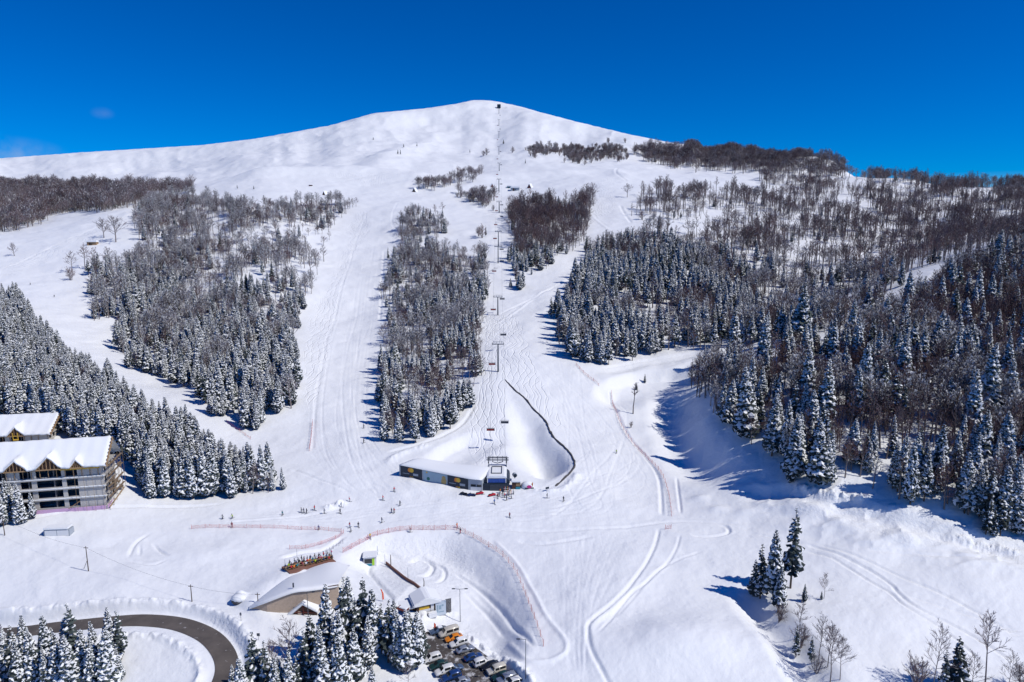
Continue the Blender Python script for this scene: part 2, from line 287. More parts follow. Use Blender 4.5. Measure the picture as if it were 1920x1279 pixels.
GZ += np.where(ins, 0, 0.05) * 0

# ------------------------------------------------------------------ materials
def mat(name, color, rough=0.6, metal=0.0, noise=0.0, scale=4.0, bump=0.0, vary=0.0, spec=0.3, emit=None):
    m = bpy.data.materials.new(name); m.use_nodes = True; t = m.node_tree; b = t.nodes['Principled BSDF']
    b.inputs['Base Color'].default_value = (*color, 1); b.inputs['Roughness'].default_value = rough; b.inputs['Metallic'].default_value = metal
    b.inputs['Specular IOR Level'].default_value = spec
    last = None
    if noise or bump:
        tc = t.nodes.new('ShaderNodeTexCoord'); nz = t.nodes.new('ShaderNodeTexNoise'); nz.inputs['Scale'].default_value = scale; nz.inputs['Detail'].default_value = 6
        t.links.new(tc.outputs['Object'], nz.inputs['Vector'])
        if noise:
            mx = t.nodes.new('ShaderNodeMix'); mx.data_type = 'RGBA'; mx.inputs[6].default_value = (*[c * (1 - noise) for c in color], 1); mx.inputs[7].default_value = (*[min(1, c * (1 + noise)) for c in color], 1)
            t.links.new(nz.outputs['Fac'], mx.inputs[0]); t.links.new(mx.outputs[2], b.inputs['Base Color']); last = mx.outputs[2]
        if bump:
            bp = t.nodes.new('ShaderNodeBump'); bp.inputs['Strength'].default_value = bump; bp.inputs['Distance'].default_value = 0.1
            t.links.new(nz.outputs['Fac'], bp.inputs['Height']); t.links.new(bp.outputs[0], b.inputs['Normal'])
    if vary:
        oi = t.nodes.new('ShaderNodeObjectInfo'); hv = t.nodes.new('ShaderNodeHueSaturation'); mr = t.nodes.new('ShaderNodeMapRange')
        mr.inputs[3].default_value = 1 - vary; mr.inputs[4].default_value = 1 + vary
        t.links.new(oi.outputs['Random'], mr.inputs[0]); t.links.new(mr.outputs[0], hv.inputs['Value'])
        if last: t.links.new(last, hv.inputs['Color'])
        else: hv.inputs['Color'].default_value = (*color, 1)
        t.links.new(hv.outputs[0], b.inputs['Base Color'])
    return m
M = {
 'needles': mat('spruce_needles', (.055, .072, .070), .8, vary=.35), 'treesnow': mat('snow_on_trees', (.86, .88, .91), .7),
 'bark': mat('spruce_bark', (.10, .075, .06), .9, vary=.3), 'beech': mat('beech_bark', (.20, .17, .165), .9, vary=.3), 'twig': mat('beech_twigs', (.145, .108, .122), .9, vary=.35),
 'twigred': mat('reddish_twigs', (.15, .088, .09), .9, vary=.3), 'brown': mat('dry_needles', (.12, .085, .045), .9, vary=.3),
}
# snow ground: fine wind and grooming relief, ski tracks where the vertex mask says so
def snow_ground():
    m = bpy.data.materials.new('snow_cover'); m.use_nodes = True; t = m.node_tree; b = t.nodes['Principled BSDF']; N = t.nodes.new; L = t.links.new
    b.inputs['Base Color'].default_value = (.86, .88, .905, 1); b.inputs['Roughness'].default_value = .55; b.inputs['Specular IOR Level'].default_value = .25
    tc = N('ShaderNodeTexCoord'); at = N('ShaderNodeAttribute'); at.attribute_name = 'masks'
    sp = N('ShaderNodeSeparateColor'); L(at.outputs['Color'], sp.inputs[0])
    def math_(op, a, bb, c=None):
        k = N('ShaderNodeMath'); k.operation = op
        for i, q in enumerate((a, bb, c)):
            if q is None: continue
            if isinstance(q, (int, float)): k.inputs[i].default_value = q
            else: L(q, k.inputs[i])
        return k.outputs[0]
    def noise(scale, detail, vec=None, rough=.5):
        k = N('ShaderNodeTexNoise'); k.inputs['Scale'].default_value = scale; k.inputs['Detail'].default_value = detail; k.inputs['Roughness'].default_value = rough
        L(vec or tc.outputs['Object'], k.inputs['Vector']); return k.outputs['Fac']
    mid = noise(.09, 5); fine = noise(.9, 5, rough=.6)
    sep = N('ShaderNodeSeparateXYZ'); L(tc.outputs['Object'], sep.inputs[0])
    trk = None
    for k, (wl, amp, fr) in enumerate(((3.0, 4.5, .045), (4.1, 6.0, .032))):
        mp = N('ShaderNodeMapping'); mp.inputs['Location'].default_value = (k * 31.7, k * 17.1, 0); mp.inputs['Scale'].default_value = (.35, 1, 0); L(tc.outputs['Object'], mp.inputs[0])
        w = noise(fr, 2.5, mp.outputs[0]); x = math_('MULTIPLY_ADD', w, amp * 4, sep.outputs['X'])
        ph = math_('PINGPONG', math_('ADD', x, k * 1.3), wl / 2)
        g = N('ShaderNodeMapRange'); g.interpolation_type = 'SMOOTHSTEP'; g.inputs[1].default_value = 0; g.inputs[2].default_value = .45; g.inputs[3].default_value = -1; g.inputs[4].default_value = 0; L(ph, g.inputs[0])
        trk = g.outputs[0] if trk is None else math_('ADD', trk, g.outputs[0])
    cor = N('ShaderNodeTexWave'); cor.bands_direction = 'X'; cor.inputs['Scale'].default_value = .33; cor.inputs['Distortion'].default_value = 1.2; cor.inputs['Detail'].default_value = 2; L(tc.outputs['Object'], cor.inputs['Vector'])
    broad = noise(.017, 3)
    h = math_('MULTIPLY', trk, math_('MULTIPLY', sp.outputs[0], .15))
    h = math_('ADD', h, math_('MULTIPLY', mid, .8)); h = math_('ADD', h, math_('MULTIPLY', broad, 3.0)); h = math_('ADD', h, math_('MULTIPLY', fine, math_('MULTIPLY_ADD', sp.outputs[2], .22, .12)))
    h = math_('ADD', h, math_('MULTIPLY', cor.outputs['Fac'], math_('MULTIPLY', sp.outputs[1], .008)))
    bp = N('ShaderNodeBump'); bp.inputs['Strength'].default_value = .9; bp.inputs['Distance'].default_value = 1.0
    L(h, bp.inputs['Height']); L(bp.outputs[0], b.inputs['Normal'])
    return m
def mesh_np(name, V, F, mats, mi=None, smooth_=False):
    me = bpy.data.meshes.new(name); V = np.asarray(V, np.float32)
    if isinstance(F, np.ndarray):
        k = F.shape[1]; me.vertices.add(len(V)); me.vertices.foreach_set('co', V.ravel()); me.loops.add(F.size); me.loops.foreach_set('vertex_index', F.ravel().astype(np.int32))
        me.polygons.add(len(F)); me.polygons.foreach_set('loop_start', (np.arange(len(F)) * k).astype(np.int32))
        me.update(calc_edges=True)
    else: me.from_pydata(V.tolist(), [], F)
    for m in mats: me.materials.append(m)
    if mi is not None: me.polygons.foreach_set('material_index', np.asarray(mi, np.int32))
    me.polygons.foreach_set('use_smooth', np.full(len(me.polygons), smooth_)); me.update(); return me
def link(name, me, parent=None):
    o = bpy.data.objects.new(name, me); COL.objects.link(o)
    if parent is not None: o.parent = parent
    return o
def tag(o, label=None, cat=None, group=None, kind=None):
    if label: o['label'] = label
    if cat: o['category'] = cat
    if group: o['group'] = group
    if kind: o['kind'] = kind
    return o
def thing(name, label, cat, loc=(0, 0, 0), rz=0.0, group=None, scale=1.0):
    o = bpy.data.objects.new(name, None); COL.objects.link(o); o.location = loc; o.rotation_euler = (0, 0, rz); o.scale = (scale,) * 3
    o.empty_display_size = 0.5; return tag(o, label, cat, group)
def copy_tree(o, parent=None):
    c = o.copy(); COL.objects.link(c)
    if parent is not None: c.parent = parent
    for ch in [x for x in o.children]: copy_tree(ch, c)
    return c

# terrain mesh
nr, nc = GX.shape
U_, V_, D_ = proj(GX, GY, GZ)
TRACKS = [[(902,592),(965,588),(990,640),(1005,690),(1030,745),(1060,800),(1040,800),(985,740),(945,705),(950,760),(946,860),(890,870),(880,800),(905,700)],
          [(668,395),(692,392),(688,440),(655,500),(640,560),(625,620),(608,680),(592,760),(578,755),(572,700),(574,640),(580,600),(600,560),(618,520),(640,470)],
          [(735,420),(752,400),(748,450),(735,480)], [(1095,340),(1160,330),(1150,400),(1120,410)], [(0,520),(0,500),(260,395),(262,405),(60,510)], [(600,325),(800,318),(700,352)]]
GROOM = [[(600,860),(620,650),(660,520),(695,395),(740,385),(700,560),(690,700),(685,830),(730,920),(800,930),(640,930)], [(1075,880),(1040,790),(990,640),(960,590),(1100,500),(1060,560),(1040,610),(1090,690),(1145,730),(1240,900),(1243,970),(1100,985),(800,985),(650,990),(660,930)],
         [(1000,1005),(1230,990),(1195,1080),(1105,1170),(1110,1280),(1040,1280),(1060,1220),(990,1100)], [(60,560),(40,520),(200,430),(240,400),(210,500),(160,560),(215,620),(300,700),(470,815),(330,740),(200,650)]]
mk = np.zeros((nr, nc, 4), np.float32); mk[..., 3] = 1
wob = fbm(U_ / 14, V_ / 14, 2, 61) * 7
for p in TRACKS: mk[..., 0] = np.maximum(mk[..., 0], in_poly(U_ + wob, V_, p))
for p in GROOM: mk[..., 1] = np.maximum(mk[..., 1], in_poly(U_ + wob * .3, V_, p))
for p in ([(640,1010),(860,1010),(900,1100),(800,1170),(700,1130)], [(1480,900),(1920,1000),(1920,1050),(1700,1020),(1500,960)], [(330,1170),(440,1150),(470,1200),(450,1260),(420,1200)], [(800,1150),(870,1160),(1010,1279),(960,1279),(860,1190)]):
    mk[..., 2] = np.maximum(mk[..., 2], in_poly(U_ + wob * 1.5, V_, p))
def blur(a):
    for ax in (0, 1):
        a = (np.roll(a, 1, ax) + np.roll(a, -1, ax) + 2 * a) / 4
    return a
for _ in range(4): mk = blur(mk)
ii = np.arange(nr * nc).reshape(nr, nc)
quads = np.stack([ii[:-1, :-1], ii[:-1, 1:], ii[1:, 1:], ii[1:, :-1]], -1).reshape(-1, 4)
me = mesh_np('snow_terrain', np.stack([GX, GY, GZ], -1).reshape(-1, 3), quads, [snow_ground()], None, True)
ca = me.color_attributes.new('masks', 'FLOAT_COLOR', 'POINT'); ca.data.foreach_set('color', mk.reshape(-1)); 
tag(link('snow_terrain', me), 'snow-covered mountain and valley ground with groomed pistes', None, None, 'structure')
del U_, V_, D_, mk

# ------------------------------------------------------------------ tree kinds, 1 m tall, several individuals of each
class Geo:
    def __init__(s): s.v, s.f, s.m = [], [], []
    def face(s, pts, m): k = len(s.v); s.v += [tuple(p) for p in pts]; s.f.append(tuple(range(k, k + len(pts)))); s.m.append(m)
    def tube(s, pts, rad, m, sides=3):
        base = len(s.v); prev = None
        for i, p in enumerate(pts):
            p = Vector(p); a = Vector(pts[max(i - 1, 0)]); b = Vector(pts[min(i + 1, len(pts) - 1)]); d = (b - a).normalized()
            x = d.cross(Vector((0.3, 0.9, 0.2))).normalized(); y = d.cross(x)
            for k in range(sides):
                q = p + (x * math.cos(2 * math.pi * k / sides) + y * math.sin(2 * math.pi * k / sides)) * rad[i]; s.v.append(tuple(q))
        for i in range(len(pts) - 1):
            for k in range(sides):
                k2 = (k + 1) % sides; s.f.append((base + i * sides + k, base + i * sides + k2, base + (i + 1) * sides + k2, base + (i + 1) * sides + k)); s.m.append(m)
    def mesh(s, name, mats, sm=False): return mesh_np(name, s.v, s.f, mats, s.m, sm)
def spruce(seed, R=.17, bare=.12, snow=.8, gaps=.05, whorls=24, per=9):
    r = random.Random(seed); T, C = Geo(), Geo(); lean = (r.uniform(-.012, .012), r.uniform(-.012, .012))
    T.tube([(0, 0, -.06), (lean[0] * .4, lean[1] * .4, .4), (lean[0], lean[1], .97)], [.013, .010, .002], 0, 6)
    for w in range(whorls):
        f = w / (whorls - 1); z = bare + (.985 - bare) * f ** .92; g = (z - bare) / (1 - bare)
        Lw = R * (1 - g) ** .78 * min(1, .55 + g * 4) + .012
        for b in range(max(4, int(per * (1 - .45 * g)))):
            if r.random() < gaps: continue
            a = 2 * math.pi * (b / max(4, int(per * (1 - .45 * g)))) + w * 2.4 + r.uniform(-.3, .3); L = Lw * r.uniform(.68, 1.15); zz = z + r.uniform(-.012, .012)
            ca_, sa = math.cos(a), math.sin(a); drop = L * (r.uniform(.25, .5) if g < .8 else r.uniform(-.3, .2)); wd = L * r.uniform(.22, .34) + .006
            def P(q, s, dz=0): return (lean[0] * zz + ca_ * L * q - sa * s, lean[1] * zz + sa * L * q + ca_ * s, zz - drop * q * q * 1.0 + .12 * L * q + dz)
            hang = L * r.uniform(.16, .34) + .004
            c0, c1, c2 = P(.04, 0), P(.58, 0), P(1, 0)
            l1, r1 = P(.5, wd, -hang), P(.5, -wd, -hang); l2, r2 = P(.86, wd * .62, -hang * .9), P(.86, -wd * .62, -hang * .9)
            for q in ((c0, l1, c1), (c0, c1, r1), (c1, l1, l2), (c1, r2, r1), (c1, l2, c2), (c1, c2, r2)): C.face(q, 0)
            C.face((P(.66, wd * .2), P(.78, wd * 1.15, -hang * 1.3), P(.9, wd * .3, -hang * .4)), int(r.random() < snow * .45)); C.face((P(.66, -wd * .2), P(.9, -wd * .3, -hang * .4), P(.78, -wd * 1.15, -hang * 1.3)), int(r.random() < snow * .45))
            if g < .9:
                for sg in (-1, 1): C.face((P(.3, sg * wd * .3), P(.42, sg * wd * .9, -hang * .8), P(.55, sg * wd * .4, -hang * .2)), int(r.random() < snow * .5))
            if r.random() < snow:
                k = r.uniform(.5, 1.02); up = .004 + .02 * L; q0 = r.uniform(.16, .32); q1 = r.uniform(.86, 1.0)
                s0, sm, s2 = P(q0, 0, up), P(.62, 0, up * 2.2), P(q1, 0, up)
                a1, b1 = P(.55, wd * k, -hang * k * .8 + up), P(.55, -wd * k, -hang * k * .8 + up)
                a2, b2 = P(.84, wd * .55 * k, -hang * .55 * k + up), P(.84, -wd * .55 * k, -hang * .55 * k + up)
                for q in ((s0, a1, sm), (s0, sm, b1), (sm, a1, a2), (sm, b2, b1), (sm, a2, s2), (sm, s2, b2)): C.face(q, 1)
    return T, C
def bare_tree(seed, spread=.26, first=.34, limbs=15, sub=5, tw=5, frost=0.0, stems=1, thick=1.0):
    r = random.Random(seed); T, C = Geo(), Geo()
    def rv(): return Vector((r.uniform(-1, 1), r.uniform(-1, 1), r.uniform(-.6, 1)))
    def twig(p, d, L, rad):
        e = p + (d + rv() * .25).normalized() * L; mdl = (p + e) / 2 + rv() * L * .08
        C.tube([p, mdl, e], [rad, rad * .8, rad * .3], 0, 3)
        if r.random() < frost: 
            u = Vector((0, 0, rad * 1.4)); sd = (e - p).cross(Vector((0, 0, 1))).normalized() * rad * 1.5
            C.face((p + u - sd, p + u + sd, e + u + sd, e + u - sd), 1)
    for st in range(stems):
        off = Vector((r.uniform(-.06, .06), r.uniform(-.06, .06), 0)) if stems > 1 else Vector()
        tip = Vector((r.uniform(-.06, .06), r.uniform(-.06, .06), .95)) + off * 5; H = r.uniform(.8, 1) if stems > 1 else 1
        axis = [off + (tip - off) * (f * H) + rv() * .008 for f in (0, .25, .5, .75, 1)]; axis[0] = off + Vector((0, 0, -.05))
        T.tube(axis, [.014 * thick, .011 * thick, .008 * thick, .005 * thick, .001], 0, 5)
        for i in range(limbs):
            f = first + (1 - first) * ((i + r.random() * .6) / limbs) * .96; k = min(3, int(f * 4)); p = axis[k].lerp(axis[k + 1], f * 4 - k)
            a = i * 2.4 + r.uniform(-.5, .5); g = (f - first) / (1 - first); L = spread * (1.15 - g * .8) * r.uniform(.7, 1.15); el = r.uniform(.45, .95) + .3 * g
            d = Vector((math.cos(a) * math.cos(el), math.sin(a) * math.cos(el), math.sin(el))); q = [p, p + d * L * .5 + rv() * L * .05, p + d * L + Vector((0, 0, L * .12))]
            T.tube(q, [.0055 * thick, .0035 * thick, .0012], 0, 3)
            for j in range(sub):
                h = r.uniform(.25, 1); s = q[0].lerp(q[1], h * 2) if h < .5 else q[1].lerp(q[2], h * 2 - 1); d2 = (d + rv() * .75).normalized(); L2 = L * r.uniform(.35, .6); e2 = s + d2 * L2
                C.tube([s, e2], [.0026 * thick, .001], 0, 3)
                for _ in range(tw): twig(s.lerp(e2, r.uniform(.2, 1)), d2 + rv() * .6, L2 * r.uniform(.4, .75), .0017 * thick)
    return T, C
SPM, BEM, RDM = [M['needles'], M['treesnow']], [M['twig'], M['treesnow']], [M['twigred'], M['treesnow']]
KINDS = {'spruce': [], 'dark': [], 'bare': [], 'frost': [], 'shrub': [], 'far': [], 'slim': [], 'near': []}
def add_kind(k, gen, bark, crown):
    T, C = gen; KINDS[k].append((T.mesh(k + '_trunk', [bark]), C.mesh(k + '_crown', crown), T, C, bark, crown))
for i in range(7): add_kind('spruce', spruce(100 + i, R=(.17, .19, .15, .20, .18, .16, .21)[i], bare=(.08, .14, .1, .06, .2, .12, .1)[i], snow=(.92, .84, .88, .97, .74, .86, .93)[i], whorls=33, per=(10, 11, 9, 12, 10, 10, 11)[i]), M['bark'], SPM)
for i in range(4): add_kind('dark', spruce(200 + i, R=(.16, .14, .19, .15)[i], bare=(.22, .15, .1, .3)[i], snow=(.42, .35, .3, .2)[i], gaps=(.3, .22, .2, .34)[i], per=8), M['bark'], SPM)
for i in range(5): add_kind('bare', bare_tree(300 + i, spread=(.26, .30, .24, .32, .28)[i], first=(.34, .28, .38, .32, .24)[i], limbs=(16, 18, 15, 18, 17)[i], tw=6, thick=1.25), M['beech'], [BEM, BEM, RDM, BEM, RDM][i])
for i in range(4): add_kind('frost', bare_tree(400 + i, spread=(.26, .24, .3, .27)[i], frost=(.9, 1, .8, .9)[i], thick=1.35), M['beech'], BEM)
for i in range(3): add_kind('shrub', bare_tree(500 + i, spread=.34, first=.1, limbs=9, sub=5, tw=5, stems=5, frost=(.1, .5, .3)[i], thick=1.5), M['beech'], [RDM, BEM, RDM][i])
for i in range(4): add_kind('far', bare_tree(600 + i, spread=(.36, .40, .34, .38)[i], first=(.2, .26, .22, .3)[i], limbs=18, sub=6, tw=4, thick=1.7, frost=(.25, .1, .2, .35)[i]), M['beech'], [BEM, BEM, RDM, BEM][i])
for i in range(5): add_kind('slim', bare_tree(700 + i, spread=(.17, .14, .2, .16, .19)[i], first=(.42, .5, .36, .45, .4)[i], limbs=13, sub=5, tw=4, thick=1.35), M['beech'], [BEM, BEM, RDM, BEM, RDM][i])
for i in range(4): add_kind('near', bare_tree(800 + i, spread=(.24, .20, .27, .17)[i], first=(.34, .4, .28, .46)[i], limbs=18, sub=6, tw=7, thick=.72, frost=.12), M['beech'], [BEM, BEM, RDM, BEM][i])
PROTO, PIDX = [], {}
for k, lst in KINDS.items():
    PIDX[k] = []
    for (a, b, T, C, bark, crown) in lst:
        v = T.v + C.v; f = T.f + [tuple(i + len(T.v) for i in q) for q in C.f]
        me = mesh_np(k + '_whole', v, f, [bark] + crown, [0] * len(T.f) + [1 + q for q in C.m]); PIDX[k].append(len(PROTO)); PROTO.append(bpy.data.objects.new(k + '_whole', me))
def wood_nodes():
    g = bpy.data.node_groups.new('wood_scatter', 'GeometryNodeTree'); g.interface.new_socket('Geometry', in_out='INPUT', socket_type='NodeSocketGeometry'); g.interface.new_socket('Geometry', in_out='OUTPUT', socket_type='NodeSocketGeometry')
    N, L = g.nodes.new, g.links.new; i, o = N('NodeGroupInput'), N('NodeGroupOutput'); ins = N('GeometryNodeInstanceOnPoints'); jn = N('GeometryNodeJoinGeometry')
    for p in reversed(PROTO):
        oi = N('GeometryNodeObjectInfo'); oi.inputs['Object'].default_value = p; oi.inputs['As Instance'].default_value = True; L(oi.outputs['Geometry'], jn.inputs[0])
    def attr(nm, ty):
        k = N('GeometryNodeInputNamedAttribute'); k.data_type = ty; k.inputs['Name'].default_value = nm
        return [s for s in k.outputs if s.enabled][0]
    cx = N('ShaderNodeCombineXYZ'); L(attr('turn', 'FLOAT'), cx.inputs['Z']); L(attr('tilt', 'FLOAT'), cx.inputs['X'])
    L(i.outputs[0], ins.inputs['Points']); L(jn.outputs[0], ins.inputs['Instance']); ins.inputs['Pick Instance'].default_value = True
    L(attr('pick', 'INT'), ins.inputs['Instance Index']); L(cx.outputs[0], ins.inputs['Rotation']); L(attr('grow', 'FLOAT_VECTOR'), ins.inputs['Scale']); L(ins.outputs[0], o.inputs[0])
    return g
WOOD = wood_nodes()
def wood(name, label, P, pick, h):
    me = bpy.data.meshes.new(name); me.from_pydata(np.asarray(P).tolist(), [], []); n_ = len(P)
    a = me.attributes.new('pick', 'INT', 'POINT'); a.data.foreach_set('value', np.asarray(pick, np.int32))
    a = me.attributes.new('turn', 'FLOAT', 'POINT'); a.data.foreach_set('value', rng.uniform(0, 6.28, n_).astype(np.float32))
    a = me.attributes.new('tilt', 'FLOAT', 'POINT'); a.data.foreach_set('value', (rng.normal(0, .035, n_)).astype(np.float32))
    w = rng.uniform(.78, 1.3, n_); a = me.attributes.new('grow', 'FLOAT_VECTOR', 'POINT'); a.data.foreach_set('vector', np.stack([h * w, h * w, h], 1).astype(np.float32).ravel())
    o = tag(link(name, me), label, 'wood', None, 'stuff'); md = o.modifiers.new('trees', 'NODES'); md.node_group = WOOD; return o

# ------------------------------------------------------------------ woods: outline of the ground each wood stands on, as seen in the survey photograph
# name, outline, distance range, spacing, spruce share(u,v,noise), density(u,v,noise), spruce heights, bare heights
def stp(x, a, b): return smooth((x - a) / (b - a))
WOODS = [
 ('hotel', [(-160,610),(0,583),(33,568),(67,622),(103,672),(147,708),(207,738),(253,782),(283,803),(367,842),(433,886),(477,897),(520,905),(537,908),(500,932),(400,936),(280,937),(262,895),(228,858),(190,842),(100,818),(60,790),(0,785),(-160,805)], (195,480), 3.0, lambda u,v,n: .96+0*u, lambda u,v,n: 1+0*u, (12,17), (9,13), .92),
 ('centre left', [(250,413),(267,467),(225,500),(163,515),(170,550),(180,600),(220,612),(222,663),(267,700),(320,716),(367,750),(417,786),(473,810),(520,812),(558,797),(563,733),(553,633),(567,583),(590,550),(600,520),(606,492),(575,470),(620,450),(635,412),(665,385),(600,388),(520,392),(440,388),(400,382),(330,378),(275,388)], (255,1000), 4.2,
   lambda u,v,n: np.clip(stp(v,490,640)*.55+stp(v,640,760)*.38+.06+n*.45*stp(v,480,560),.02,.97), lambda u,v,n: np.clip(1-.05*(v<560)-.75*((u>400)&(v<545)&(v>420))*(n>-.22)-.6*((u>330)&(u<430)&(v<445)&(v>400))*(n>-.2)-0*u,.05,1), (10,16), (9,14), .85),
 ('left ridge', [(-200,452),(0,438),(70,421),(105,401),(180,398),(262,383),(290,364),(340,366),(365,360),(300,351),(150,351),(90,353),(0,347),(-200,347)], (640,1400), 6.4, lambda u,v,n: .03+0*u, lambda u,v,n: np.clip(1-.65*(n>.18)-.4*stp(u,250,360),.1,1), (10,14), (11,18), .5),
 ('middle', [(747,398),(790,400),(838,402),(834,440),(790,446),(785,470),(860,478),(903,478),(913,510),(916,550),(902,583),(903,667),(900,702),(885,752),(870,780),(860,806),(812,816),(777,834),(752,839),(722,830),(718,720),(720,667),(718,620),(742,590),(742,577),(712,566),(722,545),(735,500),(752,470),(753,427)], (245,800), 4.1,
   lambda u,v,n: np.clip(stp(v,690,790)*.6+.42*stp(v,540,560)*(1-stp(v,590,610))+.4*(u<745)+.15+n*.5,.03,.95), lambda u,v,n: np.clip(1-.6*((v<480)&(n>0)),.1,1), (10,15), (9,13), .85),
 ('lift side', [(952,405),(965,436),(975,452),(966,480),(954,534),(970,546),(1000,516),(1030,512),(1046,482),(1073,473),(1098,458),(1103,402),(1108,380),(1067,386),(1000,386),(968,392)], (480,900), 4.6, lambda u,v,n: np.clip(stp(v,470,500)*.8+.06+n*.3,.02,.95), lambda u,v,n: 1+0*u, (10,14), (11,16), .8),
 ('chalet thicket', [(850,362),(870,372),(905,385),(924,392),(921,378),(890,370),(865,360)], (700,1000), 4.5, lambda u,v,n: 0*u, lambda u,v,n: 1+0*u, (8,10), (9,13), .5),
 ('shoulder thicket', [(787,349),(800,355),(835,353),(862,344),(896,330),(894,326),(860,338),(830,346),(800,345)], (800,1200), 4.5, lambda u,v,n: 0*u, lambda u,v,n: 1+0*u, (8,10), (9,12), .5),
 ('summit slope thicket', [(988,291),(1025,291),(1030,284),(1060,284),(1070,303),(1110,302),(1140,298),(1180,300),(1165,280),(1130,275),(1118,281),(1100,284),(1050,278),(1020,279),(995,284)], (900,1600), 4.6, lambda u,v,n: 0*u, lambda u,v,n: np.clip(1-.6*(n>.2),.1,1), (6,8), (7,10), .6),
 ('upper right ridge', [(1185,286),(1210,298),(1250,309),(1310,317),(1390,318),(1440,322),(1500,330),(1560,332),(1600,327),(1640,338),(1750,347),(1850,352),(2000,360),(2000,348),(1800,337),(1700,337),(1640,325),(1600,313),(1540,300),(1480,288),(1400,281),(1330,278),(1250,282)], (850,1600), 4.0, lambda u,v,n: .02+0*u, lambda u,v,n: np.clip(1-.3*stp(u,1450,1650)-.6*((u>1575)&(u<1620)&(v>318)),.1,1), (9,13), (11,15), .5),
 ('glade edge', [(1195,366),(1300,364),(1425,366),(1426,386),(1380,388),(1330,396),(1295,422),(1250,412),(1190,398)], (600,1050), 5.4, lambda u,v,n: .02+0*u, lambda u,v,n: np.clip(.75+n,.15,1), (9,12), (14,18), .4),
 ('open upper slope', [(1430,332),(1560,340),(1700,350),(1960,362),(1990,530),(1870,548),(1760,565),(1700,545),(1560,515),(1450,492),(1335,472),(1290,440),(1320,425),(1430,398)], (440,1100), 4.5, lambda u,v,n: np.clip(.05+n*.1,0,.2), lambda u,v,n: np.clip(.72+n*1.25+.4*stp(u,1740,1880)*(v>420),.05,1), (7,12), (12,18), .4),
 ('middle right', [(1100,472),(1130,458),(1190,450),(1240,442),(1300,455),(1350,482),(1450,512),(1560,522),(1680,520),(1700,560),(1600,610),(1500,640),(1400,655),(1330,648),(1250,662),(1180,682),(1105,692),(1068,668),(1056,640),(1044,602),(1050,562),(1072,532),(1098,510)], (318,700), 4.9,
   lambda u,v,n: np.clip(.62-stp(u,1150,1450)*.42+.55*stp(v,585,635)-.45*(v<490)+n*.7,.03,.95), lambda u,v,n: np.clip(1-.5*((u>1430)&(n>.05)&(v<600)),.1,1), (13,19), (11,16), .8),
 ('front right', [(1300,740),(1325,790),(1395,822),(1450,857),(1475,893),(1545,905),(1600,905),(1660,930),(1720,948),(1800,968),(1850,998),(1920,1010),(2100,1030),(2100,440),(1935,458),(1850,492),(1780,530),(1720,562),(1620,630),(1500,665),(1400,690),(1335,692),(1290,722)], (180,470), 3.4,
   lambda u,v,n: np.clip(.15-.12*(1-stp(v,520,620))+n*.3+.34*(v>860)+.15*(u<1420),.01,.8), lambda u,v,n: np.clip(1+0*v,.1,1), (13,20), (10,15), .8),
]
LAB = {'hotel': 'in the dense wood beside the unfinished hotels', 'centre left': 'in the mixed wood left of the straight piste', 'middle': 'in the wood between the straight piste and the chairlift', 'lift side': 'in the grove right of the upper chairlift',
       'middle right': 'in the wood above the cat track, right of the lift', 'front right': 'on the shaded wooded slope above the gully'}
MASS = {'hotel': 'the rest of the dense snowy spruce wood rising behind the unfinished hotels', 'centre left': 'the rest of the mixed wood between the winding left piste and the straight piste', 'left ridge': 'far dark beech wood covering the ridge at the left edge',
        'middle': 'the rest of the mixed wood between the straight piste and the chairlift', 'lift side': 'the rest of the beech grove topping spruces right of the upper chairlift', 'chalet thicket': 'small thicket of bare trees on the rim left of the lift line', 'shoulder thicket': 'narrow dark thicket on the slope above the small huts',
        'summit slope thicket': 'dwarf beech thicket in patches across the slope under the summit', 'upper right ridge': 'dark beech wood along the skyline of the right ridge', 'glade edge': 'open row of tall bare trees below the bright snow glade',
        'open upper slope': 'thin bare wood with snow between trunks on the far right slope', 'middle right': 'the rest of the mixed wood between the cat track and the far right slope', 'front right': 'the rest of the dark bare wood on the near right slope'}
TREES = []                                           # x, y, z, kind, index, height, wood
